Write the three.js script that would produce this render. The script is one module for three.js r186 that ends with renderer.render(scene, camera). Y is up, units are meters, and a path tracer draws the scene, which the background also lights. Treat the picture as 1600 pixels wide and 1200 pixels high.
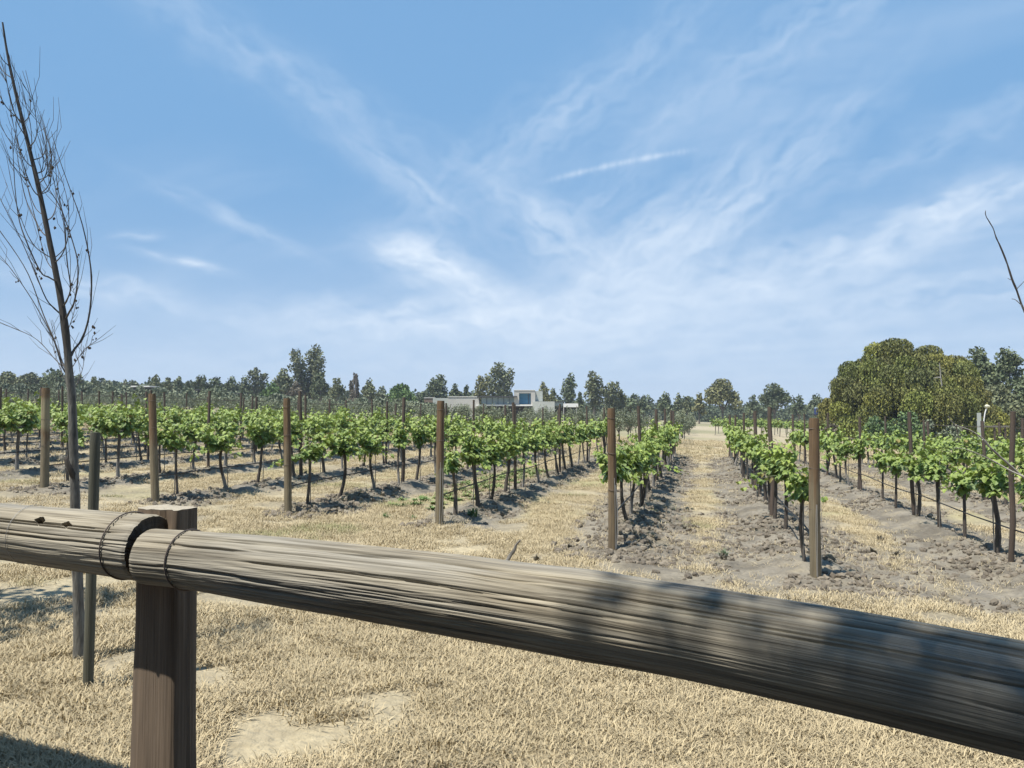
import * as THREE from 'three';
import { mergeGeometries } from 'three/addons/utils/BufferGeometryUtils.js';

// ------------------------------------------------------------------ camera, sky, sun, exposure
const scene = new THREE.Scene();
const F = 1150, EYE = 1.65, PITCH = 2.0 * Math.PI / 180, SLOPE = 0.035;
const camera = new THREE.PerspectiveCamera(2 * Math.atan(600 / F) * 180 / Math.PI, 4 / 3, 0.05, 8000);
camera.position.set(0, EYE, 0);
camera.rotation.set(PITCH, 0, 0);
scene.add(camera);
const renderer = new THREE.WebGLRenderer({ antialias: true });
renderer.setSize(1024, 768);
renderer.toneMapping = THREE.LinearToneMapping;
renderer.toneMappingExposure = 1.44;
renderer.shadowMap.enabled = true;

const SUN_EL = 66 * Math.PI / 180, SUN_SIDE = -0.78, SUN_BACK = 0.62;
const SUN = new THREE.Vector3(SUN_SIDE * Math.cos(SUN_EL), Math.sin(SUN_EL), SUN_BACK * Math.cos(SUN_EL)).normalize();
const sun = new THREE.DirectionalLight(new THREE.Color().setRGB(1, 0.955, 0.875), 5.0);
sun.name = 'sun';
sun.position.copy(SUN).multiplyScalar(120);
sun.castShadow = true;
sun.shadow.mapSize.set(4096, 4096);
Object.assign(sun.shadow.camera, { left: -70, right: 70, top: 70, bottom: -70, near: 1, far: 400 });
scene.add(sun); scene.add(sun.target);

// ------------------------------------------------------------------ random numbers and noise
function rng(seed) { let a = seed >>> 0; return () => { a = (a + 0x6D2B79F5) | 0; let t = Math.imul(a ^ (a >>> 15), 1 | a); t = (t + Math.imul(t ^ (t >>> 7), 61 | t)) ^ t; return ((t ^ (t >>> 14)) >>> 0) / 4294967296; }; }
const TAB = new Float32Array(65536); { const r = rng(77); for (let i = 0; i < 65536; i++) TAB[i] = r(); }
const hsh = (x, y, z) => TAB[(Math.imul(x, 73856093) ^ Math.imul(y, 19349663) ^ Math.imul(z, 83492791)) & 65535];
function vn(x, y, z = 0, px = 0, py = 0) {
  let x0 = Math.floor(x), y0 = Math.floor(y), z0 = Math.floor(z), fx = x - x0, fy = y - y0, fz = z - z0;
  let x1 = x0 + 1, y1 = y0 + 1;
  if (px) { x0 = ((x0 % px) + px) % px; x1 = ((x1 % px) + px) % px; }
  if (py) { y0 = ((y0 % py) + py) % py; y1 = ((y1 % py) + py) % py; }
  fx = fx * fx * (3 - 2 * fx); fy = fy * fy * (3 - 2 * fy);
  const l = (a, b, t) => a + (b - a) * t;
  const a = l(l(hsh(x0, y0, z0), hsh(x1, y0, z0), fx), l(hsh(x0, y1, z0), hsh(x1, y1, z0), fx), fy);
  if (fz === 0) return a;
  fz = fz * fz * (3 - 2 * fz);
  return l(a, l(l(hsh(x0, y0, z0 + 1), hsh(x1, y0, z0 + 1), fx), l(hsh(x0, y1, z0 + 1), hsh(x1, y1, z0 + 1), fx), fy), fz);
}
function fbm(x, y, z = 0, o = 4) { let s = 0, a = 0.5, n = 0; for (let i = 0; i < o; i++) { s += a * vn(x, y, z); n += a; x = x * 2.03 + 17.1; y = y * 2.03 + 5.7; a *= 0.5; } return s / n; }
const clamp = (x, a = 0, b = 1) => Math.min(b, Math.max(a, x));
const sm = (a, b, x) => { const t = clamp((x - a) / (b - a)); return t * t * (3 - 2 * t); };
const lerp = (a, b, t) => a + (b - a) * t;
const mix3 = (a, b, t) => [lerp(a[0], b[0], t), lerp(a[1], b[1], t), lerp(a[2], b[2], t)];
const V = (x, y, z) => new THREE.Vector3(x, y, z);

// ------------------------------------------------------------------ the sky: air and thin cirrus, in azimuth and elevation (degrees)
{
  const W = 3072, H = 1536, data = new Float32Array(W * H * 4);
  // [azimuth, elevation, half length, half width, tilt in degrees (up to the right positive), strength]
  const WISPS = [
    [-6.6, 11.3, 4.0, 1.7, -14, 0.80], [-4.2, 9.9, 4.6, 1.7, -24, 0.62], [-8.2, 12.2, 2.4, 0.8, 4, 0.55], [-6.5, 12.9, 1.3, 0.5, 40, 0.5],
    [-4, 7.0, 15, 1.7, 1, 0.62], [7, 6.6, 14, 1.9, 3, 0.34], [-15, 6.2, 7, 1.2, -4, 0.25],
    [-24.5, 10.4, 2.6, 0.33, -9, 0.62], [-27, 12.0, 1.7, 0.28, 8, 0.42], [-20.5, 13.6, 5.5, 0.55, -22, 0.26], [-29.5, 8.2, 6, 0.8, -9, 0.42],
    [-8, 17.2, 8, 1.6, -33, 0.26], [2, 15.4, 6, 1.4, -30, 0.26], [11, 12.8, 10, 2.6, 38, 0.46], [17, 14.5, 11, 2.0, 34, 0.40], [4, 13.2, 5, 2.2, -28, 0.42], [12, 9.5, 13, 2.6, 8, 0.40],
    [8, 16.8, 7, 1.3, 46, 0.22], [24, 10.5, 12, 1.9, 15, 0.46], [32, 13.5, 8, 1.5, 17, 0.6], [28, 7.4, 14, 1.8, 8, 0.38], [30, 17.5, 9, 1.1, 15, 0.2],
    [4, 22, 16, 2.2, 30, 0.26], [-18, 24, 14, 1.8, -22, 0.2], [22, 26, 15, 2.0, 24, 0.24],
    [0, 3.8, 40, 2.2, 1, 0.22],
  ].map(([a, e, l, w, t, s]) => [a, e, l, w, Math.cos(t * Math.PI / 180), Math.sin(t * Math.PI / 180), s]);
  const zen = [0.056, 0.146, 0.35], mid = [0.146, 0.297, 0.51], low = [0.435, 0.54, 0.665];
  for (let j = 0; j < H; j++) {
    const el = ((j + 0.5) / H - 0.5) * 180, e = Math.max(el, 0);
    let base = e < 20 ? mix3(low, mid, 1 - Math.pow(1 - e / 20, 2.1)) : mix3(mid, zen, sm(20, 85, e));
    if (el < 0) base = mix3(low, [0.30, 0.27, 0.2], sm(0, -3, el) * 1);
    const y = Math.sin(e * Math.PI / 180), cy = Math.cos(e * Math.PI / 180);
    for (let i = 0; i < W; i++) {
      const phi = ((i + 0.5) / W - 0.5) * 2 * Math.PI, o = (j * W + i) * 4;
      let c = 0;
      if (el > 0) {
        const dx = Math.cos(phi) * cy, dz = Math.sin(phi) * cy;
        const az = Math.atan2(dx, -dz) * 180 / Math.PI;
        // sheets of cirrus on a high flat layer, drawn out along one wind direction
        const k = 1 / (y + 0.14), cx = dx * k, cz = dz * k;
        const wx = cx * 0.82 + cz * 0.57, wz = -cx * 0.57 + cz * 0.82;
        const wob = fbm(wx * 1.3, wz * 1.3, 0, 3) * 1.4;
        const fib = fbm(wx * 0.9 + wob, wz * 4.6 + wob * 1.6, 3.5, 5), big = fbm(wx * 0.55 + 4, wz * 0.8, 9.5, 3);
        c = sm(0.42, 0.85, fib) * sm(0.34, 0.72, big) * 0.34 * sm(0, 6, el);
        if (Math.abs(az) < 60 && e < 42) {
          const t1 = fbm(az * 0.22, e * 0.3, 21.5, 4), t2 = fbm(az * 0.5, e * 0.9, 41.5, 4);
          for (const [a0, e0, l, w, ct, st, s] of WISPS) {
            const da = az - a0 + (t1 - 0.5) * 3.2, de = e - e0 + (t2 - 0.5) * 2.2 * Math.min(1, w);
            const p = (da * ct + de * st) / l, q = (-da * st + de * ct) / w;
            const d = p * p + q * q;
            if (d > 5) continue;
            const g = Math.exp(-1.1 * d);
            const f = fbm((da * ct + de * st) * 0.55 + a0, (-da * st + de * ct) * 2.6 / Math.sqrt(w + 0.2) + e0, 60.5, 4);
            c = 1 - (1 - c) * (1 - s * g * sm(0.12, 0.85, f) * 1.25);
          }
          // a condensation trail breaking into beads
          const u = az - 7.4, line = 18.35 + u * 0.165 - u * u * 0.008, dv = e - line;
          if (Math.abs(u) < 7 && Math.abs(dv) < 0.8) {
            const bead = 0.13 + 0.10 * vn(az * 4.3, 3.3);
            c = 1 - (1 - c) * (1 - 0.5 * Math.exp(-(dv * dv) / (bead * bead)) * sm(7, 3, Math.abs(u - 1)) * (0.2 + 0.8 * vn(az * 6.1, 8.8)));
          }
        }
      }
      const hz = fbm(phi * 3, e * 0.35, 80.5, 3) - 0.5;
      const col = mix3(base, [0.63, 0.695, 0.77], clamp(c + hz * 0.06 * sm(25, 4, e)));
      data[o] = col[0]; data[o + 1] = col[1]; data[o + 2] = col[2]; data[o + 3] = 1;
    }
  }
  const sky = new THREE.DataTexture(data, W, H, THREE.RGBAFormat, THREE.FloatType);
  sky.mapping = THREE.EquirectangularReflectionMapping;
  sky.magFilter = sky.minFilter = THREE.LinearFilter;
  sky.wrapS = THREE.RepeatWrapping;
  sky.needsUpdate = true;
  scene.background = sky; scene.environment = sky;
}
scene.fog = new THREE.FogExp2(new THREE.Color().setRGB(0.72, 0.82, 0.95), 0.0004);

// ------------------------------------------------------------------ surveying and bookkeeping
// a point of the place seen at (px, py) of the 1600 x 1200 frame, d metres ahead of the camera
function at(px, py, d) { return V((px - 800) / F * d, (600 - py) / F * d, -d).applyAxisAngle(V(1, 0, 0), PITCH).add(V(0, EYE, 0)); }
const taken = {};
function numbered(n) { const k = taken[n] = (taken[n] || 0) + 1; return k === 1 ? n : n + '_' + String(k - 1).padStart(3, '0'); }
function tag(o, label, category, group, kind) { if (label) o.userData.label = label; if (category) o.userData.category = category; if (group) o.userData.group = group; if (kind) o.userData.kind = kind; return o; }
function mesh(name, geo, mat, parent) { const m = new THREE.Mesh(geo, mat); m.name = parent ? name : numbered(name); m.castShadow = m.receiveShadow = true; (parent || scene).add(m); return m; }
function thing(name, pos, label, category, group) { const g = new THREE.Group(); g.name = numbered(name); g.position.copy(pos); scene.add(g); return tag(g, label, category, group); }
function copyOf(root, pos, turn, label, group) { const r = root.clone(); r.name = numbered(root.userData.base || root.name); scene.add(r); r.position.copy(pos); r.rotation.y = turn; r.userData = { ...root.userData, label, group }; delete r.userData.base; return r; }
const ORD = []; { const a = ['first', 'second', 'third', 'fourth', 'fifth', 'sixth', 'seventh', 'eighth', 'ninth'], t = ['tenth', 'eleventh', 'twelfth', 'thirteenth', 'fourteenth', 'fifteenth', 'sixteenth', 'seventeenth', 'eighteenth', 'nineteenth']; ORD.push(...a, ...t); for (const [w, e] of [['twenty', 'twentieth'], ['thirty', 'thirtieth'], ['forty', 'fortieth']]) ORD.push(e, ...a.map(x => w + '-' + x)); }

// triangle collector
class G {
  constructor() { this.p = []; this.c = []; this.u = []; this.i = []; }
  v(x, y, z, c, u = 0, w = 0) { this.p.push(x, y, z); if (c) this.c.push(c[0], c[1], c[2]); this.u.push(u, w); return this.p.length / 3 - 1; }
  t(a, b, c) { this.i.push(a, b, c); }
  quad(a, b, c, d) { this.i.push(a, b, c, a, c, d); }
  // tapered tube along points, radius per point; uv in metres; jag = radial unevenness
  tube(pts, rad, sides = 7, { col, jag = 0, cap = true, seed = 1, vs = 1 } = {}) {
    const n = pts.length, ring = [];
    let T = pts[1].clone().sub(pts[0]).normalize(), N = Math.abs(T.y) > 0.9 ? V(1, 0, 0) : V(0, 1, 0);
    N.sub(T.clone().multiplyScalar(N.dot(T))).normalize();
    let len = 0;
    for (let k = 0; k < n; k++) {
      const d = pts[Math.min(k + 1, n - 1)].clone().sub(pts[Math.max(k - 1, 0)]).normalize();
      N.sub(d.clone().multiplyScalar(N.dot(d))).normalize();
      const B = d.clone().cross(N);
      if (k) len += pts[k].distanceTo(pts[k - 1]);
      const row = [], r = typeof rad === 'function' ? rad(k / (n - 1)) : Array.isArray(rad) ? rad[k] : rad;
      for (let s = 0; s <= sides; s++) {
        const a = (s % sides) / sides * 2 * Math.PI, rr = r * (1 + (jag ? jag * (vn(Math.cos(a) * 2 + seed * 7, Math.sin(a) * 2, len * 14 + seed) - 0.5) * 2 : 0));
        const ca = Math.cos(a) * rr, sa = Math.sin(a) * rr, P = pts[k];
        row.push(this.v(P.x + N.x * ca + B.x * sa, P.y + N.y * ca + B.y * sa, P.z + N.z * ca + B.z * sa, typeof col === 'function' ? col(k / (n - 1), a, len) : col, s / sides * 2 * Math.PI * r * vs, len * vs));
      }
      ring.push(row);
    }
    for (let k = 0; k < n - 1; k++) for (let s = 0; s < sides; s++) this.quad(ring[k][s], ring[k][s + 1], ring[k + 1][s + 1], ring[k + 1][s]);
    if (cap) for (const [row, P, f] of [[ring[0], pts[0], 1], [ring[n - 1], pts[n - 1], 0]]) {
      const cc = typeof col === 'function' ? col(f ? 0 : 1, 0, f ? 0 : len) : col;
      const m = this.v(P.x, P.y, P.z, cc, 0, 0), rim = row.slice(0, -1).map(q => this.v(this.p[q * 3], this.p[q * 3 + 1], this.p[q * 3 + 2], cc, this.p[q * 3], this.p[q * 3 + 2]));
      for (let s = 0; s < sides; s++) f ? this.t(m, rim[(s + 1) % sides], rim[s]) : this.t(m, rim[s], rim[(s + 1) % sides]);
    }
    return this;
  }
  geo(flat = false) {
    let g = new THREE.BufferGeometry();
    g.setAttribute('position', new THREE.Float32BufferAttribute(this.p, 3));
    if (this.c.length) g.setAttribute('color', new THREE.Float32BufferAttribute(this.c, 3));
    g.setAttribute('uv', new THREE.Float32BufferAttribute(this.u, 2));
    g.setIndex(this.i);
    if (flat) g = g.toNonIndexed();
    g.computeVertexNormals();
    return g;
  }
}
// ------------------------------------------------------------------ textures and materials
function tex(n, fn, srgb = false) {
  const d = new Uint8Array(n * n * 4);
  for (let y = 0; y < n; y++) for (let x = 0; x < n; x++) { const c = fn(x / n, y / n), o = (y * n + x) * 4; if (typeof c === 'number') d[o] = d[o + 1] = d[o + 2] = clamp(c) * 255; else { d[o] = clamp(c[0]) * 255; d[o + 1] = clamp(c[1]) * 255; d[o + 2] = clamp(c[2]) * 255; } d[o + 3] = 255; }
  const t = new THREE.DataTexture(d, n, n); t.wrapS = t.wrapT = THREE.RepeatWrapping; t.magFilter = t.minFilter = THREE.LinearFilter; if (srgb) t.colorSpace = THREE.SRGBColorSpace; t.needsUpdate = true; return t;
}
const pf = (x, y, fx, fy, z, o = 4) => { let s = 0, a = 0.5, n = 0; for (let i = 0; i < o; i++) { s += a * vn(x * fx, y * fy, z + i * 3.5, fx, fy); n += a; fx *= 2; fy *= 2; a *= 0.55; } return s / n; };
const rep = (t, x, y = x) => { const c = t.clone(); c.repeat.set(x, y); c.needsUpdate = true; return c; };
const soilBump = tex(512, (x, y) => pf(x, y, 14, 14, 1.5, 5));
const soilTone = tex(512, (x, y) => { const a = pf(x, y, 40, 40, 31.5, 4), b = pf(x, y, 9, 9, 7.5, 3); return clamp(0.86 + (a - 0.5) * 0.62 + (b - 0.5) * 0.25); });
const grainBump = tex(512, (x, y) => { const a = pf(x, y, 48, 3, 2.5, 4), b = pf(x, y, 12, 2, 5.5, 3); return clamp(0.5 + (a - 0.5) * 1.1 + (b - 0.5) * 0.5); });
const grainTone = tex(512, (x, y) => { const a = pf(x, y, 40, 2, 12.5, 4), b = pf(x, y, 6, 5, 15.5, 4); return clamp(0.80 + (a - 0.5) * 0.75 + (b - 0.5) * 0.5); });
const barkBump = tex(256, (x, y) => { const a = pf(x, y, 16, 5, 22.5, 4); return clamp(0.5 + (a - 0.5) * 1.6); });
const barkTone = tex(256, (x, y) => clamp(0.78 + (pf(x, y, 14, 6, 24.5, 4) - 0.5) * 1.1));
const wallTone = tex(256, (x, y) => clamp(0.9 + (pf(x, y, 4, 6, 26.5, 5) - 0.5) * 0.4));
const rgb = (r, g, b) => new THREE.Color().setRGB(r, g, b);
const std = (o) => new THREE.MeshStandardMaterial({ roughness: 0.9, metalness: 0, side: THREE.DoubleSide, ...o });
const leafMat = (o) => new THREE.MeshPhysicalMaterial({ roughness: 0.62, metalness: 0, side: THREE.DoubleSide, transmission: 0.34, thickness: 0, vertexColors: true, ...o });
const M = {
  ground: std({ vertexColors: true, roughness: 1, map: rep(soilTone, 1 / 1.7), bumpMap: rep(soilBump, 1 / 0.9), bumpScale: 0.035 }),
  clod: std({ roughness: 1, color: rgb(1, 1, 1), bumpMap: rep(soilBump, 3), bumpScale: 0.004 }),
  straw: std({ roughness: 0.85 }),
  log: std({ vertexColors: true, roughness: 0.88, map: rep(grainTone, 3.5, 0.8), bumpMap: rep(grainBump, 5, 0.9), bumpScale: 0.003 }),
  timber: std({ color: rgb(0.17, 0.125, 0.085), map: rep(grainTone, 3, 0.8), bumpMap: rep(grainBump, 5, 1), bumpScale: 0.003 }),
  post: std({ vertexColors: true, map: rep(grainTone, 3, 0.9), bumpMap: rep(grainBump, 5, 1.2), bumpScale: 0.003 }),
  thinPost: std({ color: rgb(0.105, 0.078, 0.06), map: rep(grainTone, 4, 1), bumpMap: rep(grainBump, 6, 1.4), bumpScale: 0.002 }),
  stake: std({ color: rgb(0.2, 0.185, 0.16), map: rep(grainTone, 4, 1), bumpMap: rep(grainBump, 6, 1.4), bumpScale: 0.002 }),
  greyStake: std({ color: rgb(0.115, 0.115, 0.085), map: rep(grainTone, 3, 0.8), bumpMap: rep(grainBump, 5, 1), bumpScale: 0.003 }),
  vineBark: std({ vertexColors: true, roughness: 0.95, map: rep(barkTone, 6, 3), bumpMap: rep(barkBump, 8, 4), bumpScale: 0.006 }),
  sapling: std({ vertexColors: true, roughness: 0.85, map: rep(barkTone, 5, 3), bumpMap: rep(barkBump, 6, 3), bumpScale: 0.003 }),
  twig: std({ color: rgb(0.085, 0.075, 0.065), roughness: 0.8 }),
  paleTwig: std({ color: rgb(0.30, 0.285, 0.25), roughness: 0.85 }),
  seed: std({ color: rgb(0.05, 0.035, 0.022), roughness: 0.95 }),
  wire: new THREE.MeshStandardMaterial({ color: rgb(0.16, 0.13, 0.11), roughness: 0.65, metalness: 0.5 }),
  paleWire: new THREE.MeshStandardMaterial({ color: rgb(0.46, 0.45, 0.43), roughness: 0.5, metalness: 0.5 }),
  hose: std({ color: rgb(0.022, 0.021, 0.022), roughness: 0.6 }),
  leaf: leafMat({}),
  treeLeaf: std({ vertexColors: true, roughness: 0.75 }),
  bark: std({ vertexColors: true, roughness: 0.95 }),
  weed: leafMat({ roughness: 0.7 }),
  concrete: std({ color: rgb(0.52, 0.50, 0.46), map: rep(wallTone, 0.12), roughness: 0.9 }),
  paleWall: std({ color: rgb(0.47, 0.49, 0.45), map: rep(wallTone, 0.1), roughness: 0.9 }),
  brownWall: std({ color: rgb(0.2, 0.15, 0.115), map: rep(wallTone, 0.2), roughness: 0.95 }),
  darkRoof: std({ color: rgb(0.045, 0.047, 0.05), roughness: 0.7 }),
  darkInside: std({ color: rgb(0.03, 0.03, 0.03), roughness: 0.9 }),  // near-black stands in for shade inside the openings; hut walls share it
  clerestory: std({ color: rgb(0.30, 0.38, 0.40), roughness: 0.18 }),
  blueGlass: std({ color: rgb(0.06, 0.19, 0.31), roughness: 0.08 }),
  white: std({ color: rgb(0.72, 0.71, 0.68), roughness: 0.7 }),
  blue: std({ color: rgb(0.02, 0.035, 0.12), roughness: 0.55 }),
  lampHead: std({ color: rgb(0.62, 0.6, 0.45), roughness: 0.6 }),
};

// ------------------------------------------------------------------ the vineyard plan: u runs along the rows, v across them
const RD = [0.2477, -0.9688], PD = [0.9688, 0.2477];
const uOf = (x, z) => x * RD[0] + z * RD[1], vOf = (x, z) => x * PD[0] + z * PD[1];
const xz = (u, v) => [u * RD[0] + v * PD[0], u * RD[1] + v * PD[1]];
const U_END = 30.6, ROW_TURN = Math.atan2(0.9688, 0.2477);
const ROWS = [];
{
  const vs = [-10.80, -8.15, -5.79, -3.48, -1.01, 1.126], us = [10.19, 9.69, 9.56, 9.59, 8.78, 8.15];
  for (let k = -12; k <= 10; k++) {
    const v = k < 0 ? -10.80 + 2.42 * k : k > 5 ? 1.126 + 2.38 * (k - 5) : vs[k], u = k < 0 ? 10.2 - 0.25 * k : k > 5 ? 8.15 - 0.35 * (k - 5) : us[k];
    ROWS.push({ k, v, u });
  }
}
function rowDist(v) { let b = 9, bv = 0; for (const r of ROWS) { const d = v - r.v; if (Math.abs(d) < Math.abs(b)) b = d; } return b; }
// ground height, and how bare (0 straw .. 1 soil) it is
function bare(x, z) {
  const u = uOf(x, z), v = vOf(x, z), d = Math.abs(rowDist(v));
  const inRow = sm(-0.9, 0.7, u - headU(v)) * sm(1.2, -0.6, u - U_END);
  const wide = v > -2.4 ? 0.92 : 0.62, n = (fbm(x * 1.3, z * 1.3, 2.5, 4) - 0.5);
  const open = sm(-2.2, -0.6, v) * sm(6.3, 7.6, u + n * 2.4) * sm(12.5, 9.0, u + n * 3) * 0.8;
  return clamp(open + sm(wide + 0.16, wide - 0.28, d + n * 0.85) * inRow + sm(0.60, 0.72, fbm(x * 0.55, z * 0.55, 5.5, 4)) * 0.5);
}
function headU(v) { let lo = ROWS[0], hi = ROWS[ROWS.length - 1]; if (v <= lo.v) return lo.u; if (v >= hi.v) return hi.u; for (let i = 0; i < ROWS.length - 1; i++) if (v < ROWS[i + 1].v) return lerp(ROWS[i].u, ROWS[i + 1].u, (v - ROWS[i].v) / (ROWS[i + 1].v - ROWS[i].v)); return 9; }
function gy(x, z, fine = true) {
  const u = uOf(x, z), v = vOf(x, z), d = rowDist(v);
  const inRow = sm(-0.6, 0.5, u - headU(v)) * sm(0.8, -0.4, u - U_END);
  let h = -SLOPE * x + Math.exp(-d * d / 0.11) * 0.085 * inRow - Math.exp(-((Math.abs(d) - 0.62) ** 2) / 0.06) * 0.03 * inRow;
  if (fine) {
    const R = Math.hypot(x, z);
    if (R < 60) {
      const b = clamp(sm(0.95, 0.45, Math.abs(d)) * inRow);
      h += (fbm(x * 0.9, z * 0.9, 1.5, 3) - 0.5) * 0.05 + b * ((fbm(x * 7, z * 7, 3.5, 3) - 0.42) * 0.13 + (vn(x * 17, z * 17, 4.5) - 0.5) * 0.045) * sm(60, 25, R) + (vn(x * 9, z * 9, 8.5) - 0.5) * 0.012;
    }
  }
  return h;
}
const onGround = (px, d) => { const x = (px - 800) / F * d; return V(x, gy(x, -d), -d); };
{
  // one sheet out to the horizon: finer near the vines
  const angs = [], N1 = 660, N2 = 60, half = 62 * Math.PI / 180;
  for (let i = 0; i <= N1; i++) angs.push(-half + 2 * half * i / N1);
  for (let i = 1; i < N2; i++) angs.push(half + (2 * Math.PI - 2 * half) * i / N2);
  const rad = [];
  for (let i = 0; i < 8; i++) rad.push(0.3 + i * 0.34);
  for (let i = 0; i <= 400; i++) rad.push(3 * Math.pow(70 / 3, i / 400));
  for (let i = 1; i <= 46; i++) rad.push(70 * Math.pow(1600 / 70, i / 46));
  const g = new G(), A = angs.length, R = rad.length;
  const straw = [0.44, 0.37, 0.235], straw2 = [0.31, 0.262, 0.172], soil = [0.245, 0.217, 0.168], soil2 = [0.148, 0.129, 0.098], green = [0.16, 0.17, 0.07], far = [0.42, 0.355, 0.235];
  const col = (x, z) => {
    const Rr = Math.hypot(x, z), u = uOf(x, z), v = vOf(x, z);
    let s = mix3(straw, straw2, sm(0.35, 0.65, fbm(x * 2.1, z * 2.1, 12.5, 4)));
    const yellow = sm(0.5, 0.7, fbm(x * 0.45 + 9, z * 0.45, 14.5, 3)) * sm(7, 13, u);
    s = mix3(s, [0.37, 0.335, 0.14], yellow * 0.55);
    s = mix3(s, green, sm(0.56, 0.75, fbm(x * 0.8, z * 0.8, 15.5, 4)) * 0.30);
    const b = bare(x, z);
    let e = mix3(soil, soil2, sm(0.38, 0.66, fbm(x * 3.1, z * 3.1, 16.5, 4)));
    e = mix3(e, straw2, sm(0.5, 0.75, fbm(x * 5, z * 5, 17.5, 3)) * 0.45);
    let c = mix3(s, e, b);
    if (Rr > 30) c = mix3(c, mix3(far, [0.27, 0.25, 0.14], sm(0.42, 0.62, fbm(x * 0.05, z * 0.05, 18.5, 3))), sm(32, 75, Rr));
    return c;
  };
  for (let j = 0; j < R; j++) for (let i = 0; i < A; i++) { const x = Math.sin(angs[i]) * rad[j], z = -Math.cos(angs[i]) * rad[j]; g.v(x, gy(x, z), z, col(x, z), x, z); }
  for (let j = 0; j < R - 1; j++) for (let i = 0; i < A; i++) { const k = (i + 1) % A; g.quad(j * A + i, j * A + k, (j + 1) * A + k, (j + 1) * A + i); }
  const c0 = g.v(0, gy(0, 0), 0, col(0, 0), 0, 0); for (let i = 0; i < A; i++) g.t(c0, (i + 1) % A, i);
  tag(mesh('ground', g.geo(), M.ground), 'dry pale field of straw and grey soil sloping gently down', null, null, 'structure');
}
const inView = (p, m = 40) => { const d = -p.z; if (d < 1) return false; const px = 800 + p.x / d * F; return px > -m && px < 1600 + m; };

// ------------------------------------------------------------------ straw, clods and weeds on the ground
{
  const r = rng(5), g = new G();
  for (let b = 0; b < 20; b++) {
    const a = r() * 6.283, l = 0.02 + r() * 0.05, lean = 0.7 + r() * 0.95, ox = (r() - 0.5) * 0.12, oz = (r() - 0.5) * 0.12, w = 0.0011 + r() * 0.0012;
    const dx = Math.cos(a), dz = Math.sin(a), h = l * Math.cos(lean), q = l * Math.sin(lean);
    const m1 = g.v(ox - dz * w, -0.004, oz + dx * w), m2 = g.v(ox + dz * w, -0.004, oz - dx * w), m3 = g.v(ox + dx * q * 0.45 - dz * w, h * 0.65, oz + dz * q * 0.45 + dx * w), m4 = g.v(ox + dx * q * 0.45 + dz * w, h * 0.65, oz + dz * q * 0.45 - dx * w), m5 = g.v(ox + dx * q, h * 0.8 + 0.004, oz + dz * q);
    g.quad(m1, m2, m4, m3); g.t(m3, m4, m5);
  }
  const blade = g.geo(), list = [], m4 = new THREE.Matrix4(), q = new THREE.Quaternion(), c = new THREE.Color();
  const tries = 260000;
  for (let i = 0; i < tries; i++) {
    const a = (r() * 2 - 1) * 0.66, d = 2.6 * Math.pow(52 / 2.6, Math.pow(r(), 0.9)), x = Math.sin(a) * d, z = -Math.cos(a) * d;
    const b = bare(x, z); if (r() < b * 0.93) continue;
    if (fbm(x * 1.6, z * 1.6, 30.5, 3) < 0.41 + r() * 0.14) continue;
    const s = (0.7 + r() * 0.9) * (1 + sm(12, 45, d) * 1.6);
    list.push([x, z, s, r() * 6.28, b]);
  }
  const im = new THREE.InstancedMesh(blade, M.straw, list.length);
  list.forEach(([x, z, s, t, b], i) => {
    q.setFromAxisAngle(V(0, 1, 0), t); m4.compose(V(x, gy(x, z), z), q, V(s, s * (0.6 + r() * 0.8), s)); im.setMatrixAt(i, m4);
    const k = r(), gr = sm(0.6, 0.72, fbm(x * 0.8, z * 0.8, 15.5, 4)) * (r() < 0.5 ? 1 : 0);
    const t1 = mix3([0.53, 0.44, 0.27], [0.33, 0.27, 0.165], k); const t2 = mix3(t1, [0.2, 0.22, 0.08], gr * 0.7);
    im.setColorAt(i, c.setRGB(...t2));
  });
  im.name = 'dry_grass'; im.castShadow = im.receiveShadow = true; scene.add(im); tag(im, 'short dry yellow grass stubble covering the alleys and headland', 'grass', null, 'stuff');
  // clods
  const ico = new THREE.IcosahedronGeometry(1, 1), pa = ico.attributes.position;
  for (let i = 0; i < pa.count; i++) { const k = 0.68 + 0.62 * hsh(Math.round(pa.getX(i) * 9), Math.round(pa.getY(i) * 9), Math.round(pa.getZ(i) * 9)); pa.setXYZ(i, pa.getX(i) * k, pa.getY(i) * k * 0.72, pa.getZ(i) * k); }
  ico.computeVertexNormals();
  const cl = [];
  for (const row of ROWS) for (let i = 0; i < (row.k > 1 ? 9000 : 4200); i++) {
    const u = row.u - 0.5 + Math.pow(r(), 1.25) * (U_END - row.u), v = row.v + (r() + r() + r() - 1.5) * (row.v > -2.4 ? 1.15 : 0.72), [x, z] = xz(u, v);
    if (!inView({ x, z }, 30)) continue;
    if (fbm(x * 1.2, z * 1.2, 33.5, 3) < 0.42 + r() * 0.1) continue;
    if (bare(x, z) < 0.35) continue; cl.push([x, z, 0.006 + 0.038 * Math.pow(r(), 3.6)]);
  }
  const ic = new THREE.InstancedMesh(ico, M.clod, cl.length);
  cl.forEach(([x, z, s], i) => { q.setFromEuler(new THREE.Euler(r() * 6, r() * 6, r() * 6)); m4.compose(V(x, gy(x, z) + s * 0.15, z), q, V(s * (0.8 + r() * 0.6), s, s * (0.8 + r() * 0.6))); ic.setMatrixAt(i, m4); ic.setColorAt(i, c.setRGB(...mix3([0.255, 0.218, 0.165], [0.125, 0.105, 0.08], r()))); });
  ic.name = 'soil_clods'; ic.castShadow = ic.receiveShadow = true; scene.add(ic); tag(ic, 'grey crumbled clods of tilled soil along the vine rows', 'soil', null, 'stuff');
}

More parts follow.
